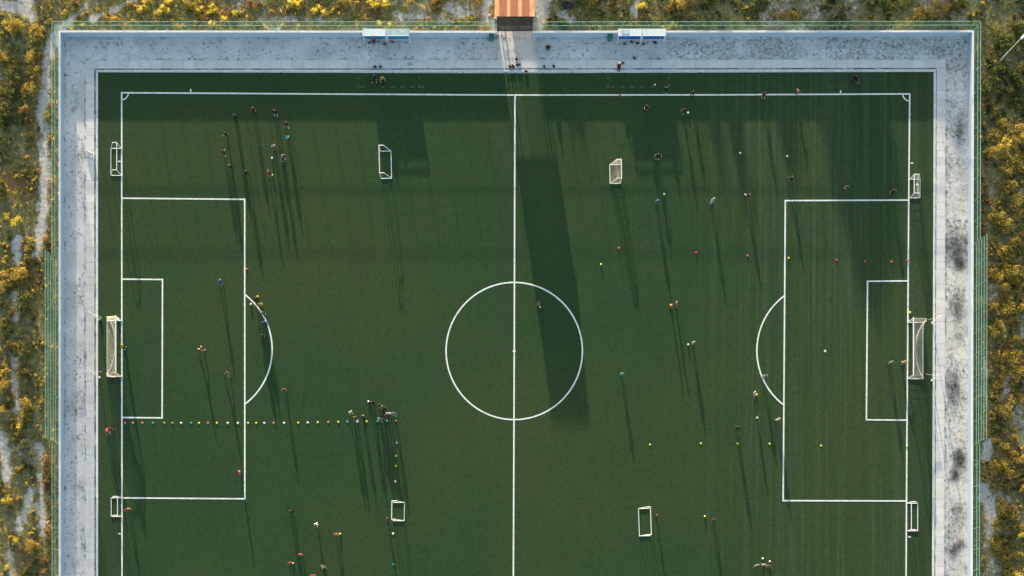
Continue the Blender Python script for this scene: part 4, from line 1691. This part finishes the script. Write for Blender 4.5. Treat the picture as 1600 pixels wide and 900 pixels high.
P_(1026, 319, 1.55, 0, 'stand', 'b', 'b', 'r', 'player in dark blue left of a white ball in the upper right part', group=Rg, hair='y')
P_(1111.4, 317.2, 1.60, 230, 'arms_out', 'l', 'w', 'w', 'player in pale blue in the upper right part', group=Rg)
P_(1167.4, 308.2, 1.58, 210, 'run', 'k', 'k', 'w', 'player in black running left of the right penalty area', group=Rg, sleeves=True)
P_(1234, 281.2, 1.58, 220, 'run', 'k', 'k', 'k', 'player in all black above the right penalty area corner', group=Rg, long=True, sleeves=True)
P_(1321, 294.4, 1.50, 160, 'run', 'g', 'e', 'k', 'player in dull grey above the right penalty area', group=Rg)
P_(1392, 302.6, 1.55, 200, 'arms_out', 'k', 'k', 'k', 'player in black beside the netted goal at the upper right', group=Rg)
P_(1010, 170.4, 1.58, 160, 'run', 'k', 'k', 'k', 'player in black below the touchline near the right dugouts', group=Rg)
P_(1068, 177.2, 1.55, 140, 'walk', 'k', 'k', 'h', 'player in black with pale legs beside a white ball', group=Rg)
P_(1039, 144.4, 1.72, 170, 'walk', 'k', 'n', 'w', 'person in black with pale shoes above the touchline', group=Rg, shoes='w', sleeves=True)
P_(1081, 149.8, 1.5, 190, 'stand_wide', 'n', 'k', 'k', 'player in dark navy standing on the touchline', group=Rg)
P_(1192, 152.4, 1.55, 180, 'stand_wide', 'k', 'm', 'h', 'player in black and maroon on the touchline further right', group=Rg, shoes='w')
P_(1243.4, 143.4, 1.5, 200, 'bend', 'e', 'k', 'k', 'person in brown bending above the touchline on the right', group=Rg)
P_(1333.4, 126.4, 1.68, 180, 'stand_wide', 'k', 'k', 'k', 'left of two people in black at the top right kerb', group=Rg, long=True, sleeves=True)
P_(1337.4, 130.2, 1.62, 200, 'walk', 'k', 'v', 'k', 'right of two people in black at the top right kerb', group=Rg, sleeves=True)
Cg = 'players in the middle right part'
P_(841.6, 477.4, 1.40, 40, 'walk', 'v', 'v', 'k', 'player in purple inside the centre circle', group=Cg)
P_(1048.2, 481.2, 1.42, 90, 'stand', 'o', 'k', 'k', 'player in orange, left of the two in warm colours', group=Cg, hair='b')
P_(1055.4, 478.4, 1.45, 270, 'arms_out', 'd', 'v', 'k', 'player in pinkish red, right of the two in warm colours', group=Cg)
P_(1081.8, 538, 1.45, 200, 'stand', 'h', 'v', 'w', 'player in pink and grey beside a pale yellow ball', group=Cg, hair='y')
P_(971, 586.4, 1.42, 190, 'stand', 't', 't', 't', 'player in all teal alone right of the centre circle', group=Cg, hair='b')
P_(1193, 589.6, 1.45, 190, 'arms_out', 's', 's', 'w', 'player in grey on the right penalty arc', group=Cg)
P_(1177, 616.6, 1.60, 260, 'point', 's', 'l', 's', 'player in pale grey reaching out left of the right penalty arc', group=Cg, hair='y')
P_(1213.6, 657.4, 1.62, 20, 'stand_wide', 'w', 'w', 'k', 'player in white beside the right penalty area line', group=Cg)
P_(1151, 669.6, 1.6, 190, 'walk', 'k', 'k', 'k', 'player in black above the third lime cone', group=Cg, sleeves=True, long=True)
P_(1389, 568.6, 1.55, 200, 'stand_wide', 's', 's', 'k', 'person in pale grey in the right goal area', group=Cg)
P_(1406.2, 568.4, 1.50, 270, 'bend', 'x', 'f', 'y', 'person in tan pulling a rope at the right goal', group=Cg)
P_(1025.2, 807.4, 1.45, 90, 'stand', 'e', 'k', 'k', 'player in brown beside the wide small goal', group=Cg, skin='c')
P_(1114.2, 813, 1.48, 170, 'stand_wide', 'm', 'k', 'r', 'player in dark red right of the lime ball', group=Cg)
P_(1180, 884.4, 1.48, 200, 'arms_out', 's', 'k', 'k', 'player in grey, left of the trio near the bottom edge', group=Cg)
P_(1190.6, 883, 1.50, 190, 'walk', 'h', 'k', 'k', 'player in pale top, middle of the trio near the bottom edge', group=Cg)
P_(1200.4, 885.4, 1.48, 160, 'arms_out', 'e', 'k', 'w', 'player in brown, right of the trio near the bottom edge', group=Cg)
T = 'people along the top side'
P_(586.0, 126.2, 1.78, 250, 'point', 'n', 'n', 'k', 'coach in navy reaching out near the left dugouts', group=T, long=True, sleeves=True, shoes='w')
P_(598.6, 129.4, 1.76, 200, 'fold', 'x', 'k', 'k', 'coach in tan jacket beside the one in navy', group=T, long=True, sleeves=True)
P_(584.4, 66.4, 1.72, 180, 'stand', 'v', 'k', 'k', 'person in purple and black standing in front of the leftmost dugout', group=T, long=True, sleeves=True, z=0)
P_(856, 79.0, 1.72, 180, 'stand', 'k', 'k', 'k', 'person in all black on the gravel right of the gateway', group=T, long=True, sleeves=True, shoes='w', z=0)
P_(966.6, 104.0, 1.7, 180, 'sit', 'r', 'k', 'k', 'person in red and black sitting on the top footpath', group=T, long=True, hair='w', z=.03)

# ------------------------------------------------------------------ vegetation
LEAF = foliage_mat('leaf_foliage')
BLADE = foliage_mat('grass_blades', trans=0.5)


def tri_mesh(name, V, F, tint, mat):
    """V (n,3), F (m,k) numpy, tint (n,3)"""
    me = bpy.data.meshes.new(name)
    me.vertices.add(len(V))
    me.vertices.foreach_set('co', np.ascontiguousarray(V, dtype=np.float32).ravel())
    k = F.shape[1]
    me.loops.add(F.size)
    me.loops.foreach_set('vertex_index', np.ascontiguousarray(F, dtype=np.int32).ravel())
    me.polygons.add(len(F))
    me.polygons.foreach_set('loop_start', np.arange(0, F.size, k, dtype=np.int32))
    me.polygons.foreach_set('loop_total', np.full(len(F), k, dtype=np.int32))
    me.update()
    at = me.attributes.new('tint', 'FLOAT_COLOR', 'POINT')
    at.data.foreach_set('color', np.concatenate([tint, np.ones((len(tint), 1))], 1).astype(np.float32).ravel())
    me.materials.append(mat)
    return me


def leaf_quads(C, size, col, jitter=0.25, flat=0.0, aspect=0.55):
    """leaf-shaped quads at centres C (n,3)"""
    n = len(C)
    d = rng.normal(size=(n, 3))
    d[:, 2] = d[:, 2] * (1 - flat)
    d /= np.linalg.norm(d, axis=1, keepdims=True) + 1e-9
    e = np.cross(d, rng.normal(size=(n, 3)))
    e /= np.linalg.norm(e, axis=1, keepdims=True) + 1e-9
    s = (size * rng.uniform(.6, 1.35, n))[:, None]
    V = np.stack([C - d * s, C + e * s * aspect, C + d * s, C - e * s * aspect], 1).reshape(-1, 3)
    F = np.arange(4 * n).reshape(n, 4)
    k = col * rng.uniform(1 - jitter, 1 + jitter, (n, 1))
    return V, F, np.repeat(k, 4, axis=0)


def blades(base, h, lean, w, col):
    """one triangle per blade; base (n,3), lean (n,2) metres"""
    n = len(base)
    a = rng.uniform(0, 2 * math.pi, n)
    side = np.stack([np.cos(a), np.sin(a), np.zeros(n)], 1) * (w / 2)[:, None]
    tip = base + np.concatenate([lean, h[:, None]], 1)
    V = np.stack([base - side, base + side, tip], 1).reshape(-1, 3)
    F = np.arange(3 * n).reshape(n, 3)
    return V, F, np.repeat(col, 3, axis=0)


PAL = {
    'golden': np.array([[.430, .320, .066], [.540, .410, .095], [.220, .200, .048], [.620, .440, .130]]),
    'green': np.array([[.060, .098, .028], [.090, .125, .034], [.048, .075, .025], [.190, .190, .050]]),
    'dry': np.array([[.300, .165, .060], [.225, .130, .052], [.380, .255, .120], [.155, .110, .055]]),
    'flower': np.array([[.720, .580, .090], [.600, .510, .090], [.210, .215, .048], [.800, .680, .160]]),
    'olive': np.array([[.135, .142, .044], [.185, .170, .052], [.105, .106, .038], [.290, .245, .085]]),
}


def shrub_mesh(kind, R, H, seed):
    n_cl = int(5 + R * 15)
    pal = PAL[kind]
    Cs, cols = [], []
    for i in range(n_cl):
        a = rng.uniform(0, 6.28)
        rr = R * math.sqrt(rng.uniform(0, 1)) * .85
        z = H * (1 - (rr / R) ** 2 * .65) * rng.uniform(.45, 1.0)
        c = np.array([rr * math.cos(a), rr * math.sin(a), z])
        k = int(rng.uniform(14, 26))
        sp = R * rng.uniform(.14, .26)
        p = c + rng.normal(size=(k, 3)) * sp * np.array([1, 1, .8])
        p[:, 2] = np.abs(p[:, 2]) + .02
        base = pal[rng.integers(0, len(pal))]
        Cs.append(p)
        cols.append(np.repeat(base[None], k, 0))
    C = np.concatenate(Cs)
    V, F, T = leaf_quads(C, .062 + .02 * R, np.concatenate(cols), .3)
    # stems
    m = n_cl * 2
    b = np.stack([rng.normal(0, R * .12, m), rng.normal(0, R * .12, m), np.zeros(m)], 1)
    ln = np.stack([rng.normal(0, R * .5, m), rng.normal(0, R * .5, m)], 1)
    V2, F2, T2 = blades(b, rng.uniform(.5, 1.05, m) * H, ln, np.full(m, .03), np.repeat(pal[2][None] * .8, m, 0))
    F2q = np.concatenate([F2, F2[:, 2:3]], 1)
    me = bpy.data.meshes.new('shrub')
    verts = np.concatenate([V, V2])
    faces = [tuple(f) for f in F] + [tuple(f + len(V)) for f in F2]
    me.from_pydata(verts.tolist(), [], faces)
    at = me.attributes.new('tint', 'FLOAT_COLOR', 'POINT')
    TT = np.concatenate([T, T2])
    at.data.foreach_set('color', np.concatenate([TT, np.ones((len(TT), 1))], 1).astype(np.float32).ravel())
    me.materials.append(LEAF)
    return me


VAR = {}
MINI = {}
for kd in PAL:
    MINI[kd] = [shrub_mesh(kd, R, H, i) for i, (R, H) in enumerate(((.16, .34), (.24, .42), (.30, .36)))]
    VAR[kd] = [shrub_mesh(kd, R, H, i) for i, (R, H) in enumerate(((.38, .5), (.5, .62), (.62, .8), (.8, .95)))]

ZONE = {
    'left': ('on the verge left of the left wall', 'left verge'),
    'top': ('on the verge above the top wall', 'top verge'),
    'right': ('on the verge right of the right wall', 'right verge'),
}
WORD = {'golden': 'golden yellow-green shrub', 'green': 'dark green leafy shrub', 'dry': 'rusty brown dry shrub', 'flower': 'bright yellow flowering shrub', 'olive': 'dull olive shrub'}


SHRUBS = []


def shrub(px, py, kind, size, zone):
    v = VAR[kind]
    me = v[min(3, int(size * 4))] if size < 1 else v[3]
    o = link('shrub', me)
    z = -.03 + float((fbm(np.array(px), np.array(py), .03) - .5) * .16)
    o.location = G(px, py, z)
    s = rng.uniform(.85, 1.2)
    o.scale = (s * rng.uniform(.7, 1.3), s * rng.uniform(.7, 1.3), s * rng.uniform(.8, 1.25))
    o.rotation_euler = (0, 0, rng.uniform(0, 6.28))
    szw = 'small ' if size < .4 else ('large ' if size > .8 else '')
    if zone == 'top':
        marks = [(160, 'near the upper left corner'), (260, 'left of the touchline tick'), (360, 'above the left group of players'), (470, 'above the empty left pitch'),
                 (565, 'just left of the left dugouts'), (650, 'behind the left dugouts'), (776, 'just left of the gateway'), (900, 'just right of the gateway'), (965, 'left of the right dugouts'),
                 (1040, 'behind the right dugouts'), (1130, 'right of the dugouts'), (1230, 'far right of the dugouts'), (1350, 'above the right penalty area'), (1450, 'near the right corner arc'), (9999, 'at the upper right corner')]
        w = next(m for lim, m in marks if px < lim)
        lab = '%s%s behind the top wall, %s' % (szw, WORD[kind], w)
    else:
        marks = [(60, 'above the wall corner'), (120, 'level with the touchline'), (200, 'level with the corner arc'), (290, 'level with the upper small goal'), (350, 'level with the penalty area top'),
                 (420, 'where the tall fence starts'), (490, 'level with the goal area top'), (550, 'level with the upper goalpost'), (610, 'level with the lower goalpost'), (660, 'level with the goal area bottom'),
                 (720, 'where the tall fence ends'), (790, 'level with the penalty area bottom'), (850, 'level with the lower small goal'), (9999, 'at the bottom edge')]
        w = next(m for lim, m in marks if py < lim)
        lab = '%s%s outside the %s wall, %s' % (szw, WORD[kind], zone, w)
    tag(o, lab, 'shrub', '%s shrubs on the %s' % (kind, ZONE[zone][1]))


def clear_of_walls(px, py, m):
    return (px < 95 - m) or (px > 1518 + m) or (py < 53 - m)


placed = []


def try_shrub(px, py, kind, size, zone, gap=5.0):
    if not clear_of_walls(px, py, 4 + size * 5):
        return False
    if float(sand_at(np.array([px]), np.array([py]))[0]) > .55:
        return False
    if 770 < px < 838 and py > -70:
        return False
    for (x, y) in placed[-220:]:
        if abs(x - px) < gap and abs(y - py) < gap:
            return False
    placed.append((px, py))
    SHRUBS.append((size, px, py, kind, zone))
    return True


# clusters seen in the photograph: x, y, spread x, spread y, number, kinds
CL = [
    (22, 42, 16, 14, 8, 'golden', .9), (57, 55, 6, 24, 7, 'golden', .8), (54, 112, 7, 28, 9, 'golden', .9), (16, 92, 12, 12, 5, 'golden', .8), (18, 135, 12, 24, 10, 'green', 1.0),
    (8, 190, 8, 24, 5, 'green', .9), (40, 175, 6, 22, 4, 'dry', .6), (44, 215, 3, 3, 1, 'golden', .6), (74, 190, 2, 20, 3, 'golden', .5), (42, 270, 4, 5, 2, 'golden', .6),
    (6, 290, 5, 18, 4, 'olive', .8), (22, 345, 8, 6, 3, 'flower', .5), (72, 330, 4, 25, 5, 'dry', .6), (46, 395, 6, 25, 4, 'golden', .6), (33, 430, 10, 8, 4, 'golden', .7),
    (14, 440, 8, 14, 4, 'golden', .7), (36, 480, 8, 14, 4, 'olive', .8), (12, 500, 8, 18, 4, 'green', .7), (22, 540, 9, 8, 4, 'golden', .7), (38, 580, 8, 20, 4, 'olive', .8),
    (8, 590, 6, 14, 3, 'golden', .7), (45, 640, 8, 14, 4, 'golden', .6), (8, 640, 6, 10, 2, 'golden', .6), (36, 668, 10, 14, 4, 'flower', .5), (42, 700, 6, 22, 4, 'olive', .7),
    (28, 735, 8, 8, 2, 'golden', .6), (14, 742, 8, 4, 3, 'dry', .7), (12, 785, 8, 8, 3, 'flower', .6), (36, 780, 6, 14, 3, 'golden', .7), (30, 846, 8, 5, 3, 'flower', .6),
    (54, 852, 8, 8, 4, 'golden', .6), (48, 880, 8, 12, 4, 'olive', .6), (74, 780, 2, 60, 5, 'dry', .5), (70, 880, 4, 14, 3, 'dry', .5), (20, 885, 8, 8, 2, 'flower', .5),
    (78, 550, 4, 60, 4, 'olive', .4),
]
for cx, cy, sx_, sy_, n, kd, sz in CL:
    for i in range(int(n * 1.6)):
        try_shrub(cx + rng.normal(0, sx_ * .6), cy + rng.normal(0, sy_ * .6), kd if rng.random() < .8 else 'olive', sz * rng.uniform(.7, 1.1), 'left')
TOPC = [(225, 8, 18, 8, 8, 'flower', .4), (262, 12, 18, 8, 5, 'flower', .35), (300, 10, 22, 10, 8, 'golden', .4), (330, 14, 16, 8, 5, 'flower', .35), (362, 22, 10, 5, 2, 'flower', .3),
        (400, 10, 30, 10, 4, 'dry', .4), (462, 8, 12, 5, 5, 'flower', .5), (500, 18, 14, 6, 4, 'flower', .4), (540, 8, 20, 8, 4, 'golden', .4), (590, 12, 22, 8, 6, 'flower', .45),
        (640, 6, 18, 6, 4, 'golden', .4), (285, 42, 8, 2, 3, 'golden', .3), (338, 42, 8, 2, 4, 'flower', .3), (410, 43, 12, 2, 2, 'green', .3), (465, 44, 8, 1, 1, 'flower', .2),
        (500, 42, 8, 2, 2, 'golden', .3), (600, 40, 12, 2, 2, 'flower', .3), (755, 44, 6, 2, 2, 'golden', .3), (240, 42, 20, 2, 3, 'green', .3), (180, 42, 30, 2, 3, 'olive', .3),
        (935, 8, 25, 10, 5, 'olive', .5), (1008, 10, 8, 10, 5, 'flower', .35), (1050, 8, 14, 6, 4, 'golden', .5), (1052, 42, 10, 3, 4, 'golden', .5), (980, 42, 30, 2, 4, 'olive', .3),
        (880, 40, 20, 2, 4, 'green', .4), (1110, 6, 20, 5, 4, 'green', .6), (1180, 10, 30, 8, 5, 'olive', .6), (1215, 28, 10, 5, 3, 'golden', .5), (1240, 26, 12, 5, 4, 'golden', .5),
        (1300, 12, 30, 8, 5, 'olive', .6), (1440, 24, 20, 8, 8, 'golden', .6), (1465, 14, 8, 5, 3, 'golden', .6), (1410, 40, 25, 3, 4, 'golden', .4), (1500, 10, 20, 8, 6, 'green', .7),
        (1380, 10, 20, 8, 4, 'green', .6), (740, 8, 14, 8, 3, 'dry', .4), (680, 8, 16, 8, 3, 'dry', .4), (847, 9, 2, 2, 1, 'dry', .4), (120, 20, 20, 8, 3, 'olive', .5), (905, 8, 8, 6, 3, 'green', .5)]
for cx, cy, sx_, sy_, n, kd, sz in TOPC:
    for i in range(n):
        try_shrub(cx + rng.normal(0, sx_ * .6), min(47, cy + rng.normal(0, sy_ * .6)), kd, sz * rng.uniform(.7, 1.1), 'top', 4.5)
nright = 0
tries = 0
while nright < 150 and tries < 4000:
    tries += 1
    py = rng.uniform(40, 905)
    px = 1536 + 70 * rng.random() ** .75
    if px < 1550 and rng.random() < .8:
        continue
    if float(sand_at(np.array([px]), np.array([py]))[0]) > .35:
        continue
    nz = float(fbm(np.array([px]), np.array([py]), .03)[0])
    if nz < .40 and rng.random() < .65:
        continue
    kd = 'golden' if rng.random() < .74 else ('olive' if rng.random() < .6 else ('dry' if rng.random() < .5 else 'flower'))
    if py < 190:
        kd = 'green' if rng.random() < .55 else 'olive'
    if try_shrub(px, py, kd, rng.uniform(.45, 1.05), 'right', 6.5):
        nright += 1


SHRUBS.sort(key=lambda q: -q[0])
for q in SHRUBS[:300]:
    shrub(q[1], q[2], q[3], q[0], q[4])
# the smallest ones run together into one mass of low clumps
cv, cf, ct, co = [], [], [], 0
low = [(VAR[q[3]][min(3, int(q[0] * 4))], q[1], q[2]) for q in SHRUBS[300:]]
for x0, x1, y0, y1, cnt in ((-60, 84, -60, 930, 520), (95, 1520, -70, 46, 700), (1524, 1640, -60, 930, 1000)):
    mx_, my_ = rng.uniform(x0, x1, cnt * 3), rng.uniform(y0, y1, cnt * 3)
    nz_ = fbm(mx_, my_, .035) + .5 * fbm(mx_ + 90, my_, .12)
    sd_ = sand_at(mx_, my_)
    k_ = 0
    for a_, b_, n_, w_ in zip(mx_, my_, nz_, sd_):
        if k_ >= cnt:
            break
        if w_ > .3 or n_ < .70 or (768 < a_ < 840) or (84 < a_ < 1524 and b_ > 46):
            continue
        shady = (b_ < 60 and a_ > 860) or (a_ > 1520 and b_ < 200)
        r_ = rng.random()
        kd_ = ('golden' if r_ < .4 else 'flower' if r_ < .58 else 'olive' if r_ < .8 else 'dry' if r_ < .9 else 'green')
        if shady:
            kd_ = 'green' if r_ < .45 else ('olive' if r_ < .85 else 'golden')
        elif a_ > 1545:
            kd_ = 'golden' if r_ < .62 else ('flower' if r_ < .8 else 'olive')
        elif 1522 < a_ < 1545 and 250 < b_ < 560:
            kd_ = 'dry'
        if a_ < 40 and 70 < b_ < 220 and r_ > .3:
            kd_ = 'green'
        low.append((MINI[kd_][rng.integers(0, 3)], a_, b_))
        k_ += 1
for me, px_, py_ in low:
    n = len(me.vertices)
    a = np.empty(n * 3, np.float32)
    me.vertices.foreach_get('co', a)
    a = a.reshape(-1, 3)
    th = rng.uniform(0, 6.28)
    M = np.array([[math.cos(th), -math.sin(th), 0], [math.sin(th), math.cos(th), 0], [0, 0, 1]])
    p = G(px_, py_, -.03)
    cv.append(a @ M.T + np.array([p.x, p.y, p.z]))
    tc = np.empty(n * 4, np.float32)
    me.attributes['tint'].data.foreach_get('color', tc)
    ct.append(tc)
    cf += [tuple(i + co for i in f.vertices) for f in me.polygons]
    co += n
me = bpy.data.meshes.new('low_clumps')
me.from_pydata(np.concatenate(cv).tolist(), [], cf)
me.attributes.new('tint', 'FLOAT_COLOR', 'POINT').data.foreach_set('color', np.concatenate(ct))
me.materials.append(LEAF)
tag(link('low_clumps', me), 'low yellow and green weed clumps scattered over the verges', 'weeds', None, 'stuff')


# grass, weeds and litter of stalks: one uncountable mass per side
def scatter(n, x0, x1, y0, y1):
    return rng.uniform(x0, x1, n), rng.uniform(y0, y1, n)


def tussocks(name, label, px, py, hmin, hmax, per, pal_pick, z0=-.03, spread=.11, wid=(.014, .034), flat=.45):
    n = len(px)
    P = np.stack([(px - CX) / S, (CY - py) / S, np.full(n, z0)], 1)
    base = np.repeat(P, per, 0)
    m = len(base)
    base[:, :2] += rng.normal(0, spread, (m, 2))
    th = np.repeat(rng.uniform(hmin, hmax, n), per)
    h = th * rng.uniform(.5, 1.1, m)
    lean = rng.normal(0, flat, (m, 2)) * th[:, None]
    col = np.repeat(pal_pick(px, py), per, 0) * rng.uniform(.7, 1.3, (m, 1))
    V, F, T = blades(base, h, lean, rng.uniform(*wid, m), col)
    o = link(name, tri_mesh(name, V, F, T, BLADE))
    tag(o, label, 'grass', None, 'stuff')
    return o


def pick_verge(px, py):
    a = fbm(px, py, .018)
    b = fbm(px + 500, py, .05)
    keys = ['golden', 'olive', 'dry', 'green']
    w = np.stack([.3 + 1.2 * ease(b, .45, .65), .8 + 0 * a, .1 + 1.0 * ease(a, .50, .64), .45 + 1.2 * ease(1 - a, .46, .60)], 1)
    up = ((py < 60) & (px > 850)) | ((px > 1500) & (py < 200))
    w[up, 3] += 1.3
    w[up, 2] *= .3
    tb = (py < 50) & (px > 300) & (px < 600)
    w[tb, 2] += 1.5
    rg = (px > 1548) & (py > 180)
    w[rg, 0] += 1.6
    rb = (px > 1525) & (px < 1550) & (py > 250) & (py < 560)
    w[rb, 2] += 3
    w /= w.sum(1, keepdims=True)
    r = rng.random((len(px), 1))
    k = (np.cumsum(w, 1) < r).sum(1).clip(0, 3)
    allp = np.stack([PAL[q] for q in keys])
    return allp[k, rng.integers(0, 4, len(px))] * np.exp(rng.normal(.38, .45, (len(px), 1)))


def verge_pts(n, x0, x1, y0, y1, sandcut=.4):
    px, py = scatter(n, x0, x1, y0, y1)
    ok = (px < 93) | (px > 1520.5) | (py < 50.5)
    ok &= ~((px > 772) & (px < 838) & (py > -70))
    ok &= (sand_at(px, py) + rng.normal(0, .22, n)) < sandcut
    ok &= rng.random(n) < (.25 + .9 * ease(fbm(px + 77, py, .045), .3, .6))
    return px[ok], py[ok]


for (nm, lb, box, n) in (
        ('verge_grass', 'mixed golden and olive grass on the verge left of the wall', (-120, 93, -90, 940), 36000),
        ('verge_grass', 'mixed brown, golden and olive grass on the verge above the top wall', (93, 1520, -90, 50), 42000),
        ('verge_grass', 'golden and brown grass on the verge right of the wall', (1520, 1710, -90, 940), 34000)):
    px, py = verge_pts(n, *box)
    tussocks(nm, lb, px, py, .10, .44, 8, pick_verge, wid=(.02, .05))

# thin weeds in the joints of the apron, at the kerb gutter and along the foot of the wall
WEEDC = np.array([[.050, .062, .026], [.075, .075, .030], [.11, .10, .05], [.04, .045, .025]])


def pick_weed(px, py):
    return WEEDC[rng.integers(0, 4, len(px))]


wx, wy = [], []


def along(p0, p1, n, sd, thr):
    t = rng.random(n)
    x = p0[0] + (p1[0] - p0[0]) * t
    y = p0[1] + (p1[1] - p0[1]) * t
    ok = fbm(x * 1.0, y * 1.0, .07) > thr
    x, y = x[ok], y[ok]
    wx.append(x + rng.normal(0, sd, len(x)))
    wy.append(y + rng.normal(0, sd, len(x)))


along((155, 108.4), (1458, 107.8), 1500, .35, .50)
along((148.8, 112), (149.2, 900), 900, .35, .50)
along((1462.6, 112), (1460.5, 900), 500, .4, .57)
along((135, 93.4), (1478, 92.2), 800, .7, .52)
along((133.2, 95), (133.6, 900), 700, .8, .52)
along((1478.4, 95), (1476, 900), 700, .9, .47)
along((101.4, 62), (101.8, 900), 500, .5, .52)
along((103, 60.4), (1508, 60.2), 700, .6, .53)
px, py = scatter(2300, 1040, 1512, 61, 92)
ok = fbm(px, py, .05) > .42
wx.append(px[ok]); wy.append(py[ok])
px, py = scatter(1600, 101, 1040, 61, 92)
ok = fbm(px, py, .05) > .56
wx.append(px[ok]); wy.append(py[ok])
px, py = scatter(2600, 1479, 1511, 92, 900)
ok = fbm(px, py, .04) > .5
wx.append(px[ok]); wy.append(py[ok])
px, py = scatter(1500, 112, 133, 92, 900)
ok = fbm(px, py, .06) > .57
wx.append(px[ok]); wy.append(py[ok])
tussocks('apron_weeds', 'low dark weeds in joints and gravel around the pitch', np.concatenate(wx), np.concatenate(wy), .04, .13, 8, pick_weed, .0, .07, (.012, .03), .7)

# mats of dead stalks on the right apron
DEAD = np.array([[.085, .080, .085], [.12, .105, .105], [.34, .30, .25], [.065, .06, .065]])
mx, my = [], []
for cx, cy, sx_, sy_, n in ((1495, 388, 17, 24, 560), (1499, 412, 9, 9, 200), (1497, 478, 10, 22, 300), (1489, 605, 11, 24, 340), (1499, 716, 9, 14, 300), (1492, 742, 7, 8, 140), (1490, 860, 8, 10, 150), (1500, 850, 8, 8, 100), (1499, 205, 6, 16, 120), (1495, 800, 10, 14, 100)):
    mx.append(cx + rng.normal(0, sx_ * .55, n))
    my.append(cy + rng.normal(0, sy_ * .6, n))
mx = np.concatenate(mx).clip(1479, 1510)
my = np.concatenate(my)
tussocks('dead_stalks', 'dark mats of dead stalks on the gravel by the right wall', mx, my, .03, .10, 7, lambda a, b: DEAD[rng.integers(0, 4, len(a))], .0, .12, (.012, .03), 2.4)

# ------------------------------------------------------------------ trees beyond the top edge (their shadows reach the pitch)
BARK = paint('bark', (.10, .075, .055), .9, .3, 3.0)


def tree(px, py, H, R, z_lo, label, nleaf=5200, col=(.055, .085, .025)):
    root = thing('tree', label, 'tree', G(px, py, -.05), rng.uniform(0, 6), 'trees north of the ground')
    mb = MB()
    top = H * .9
    mb.tube([(0, 0, -.1), (.05, .03, H * .25), (-.05, .08, H * .55), (0, 0, top)], [H * .028, H * .022, H * .014, H * .004], 8)
    for i in range(11):
        z = z_lo + (H * .85 - z_lo) * i / 11
        a = i * 2.4
        L = R * .8 * math.sin(math.pi * min(.95, .25 + .7 * i / 11))
        mb.tube([(0, 0, z * .9), (L * .5 * math.cos(a), L * .5 * math.sin(a), z), (L * math.cos(a), L * math.sin(a), z + L * .3)], [H * .009, H * .006, H * .002], 5)
    mb.build('trunk', BARK, root)
    k = 90
    nleaf = int(nleaf * 1.7)
    cz = (z_lo + H) / 2
    hz = (H - z_lo) / 2
    u = rng.normal(size=(k, 3))
    u /= np.linalg.norm(u, axis=1, keepdims=True)
    rr = rng.uniform(.25, .92, (k, 1)) ** .6
    C = u * rr * np.array([R, R, hz]) + np.array([0, 0, cz])
    which = rng.integers(0, k, nleaf)
    P = C[which] + rng.normal(0, 1, (nleaf, 3)) * 1.05 * np.array([R * .14, R * .14, hz * .11])
    tint = np.array(col) * rng.uniform(.7, 1.35, (k, 1))
    V, F, T = leaf_quads(P, .15 + .018 * R, tint[which], .25)
    link('crown', tri_mesh('crown', V, F, T, LEAF), root)


tree(1233, -530, 10.0, 5.2, 2.6, 'broad leafy tree beyond the top edge, widest of the row', 9000)
tree(1010, -508, 8.0, 1.35, .8, 'narrow tree beyond the top edge, left of the narrow pair', 3000)
tree(1052, -483, 8.3, 1.2, .8, 'narrow tree beyond the top edge, right of the narrow pair', 3000)
tree(807, -492, 7.0, 2.7, 2.0, 'round tree beyond the top edge straight behind the gateway', 5200)
tree(1127, -560, 8.2, 2.6, 1.8, 'medium leafy tree between the narrow pair and the widest tree', 5200)
tree(1367, -650, 8.8, 4.0, 2.0, 'leafy tree furthest right beyond the top edge', 6500)
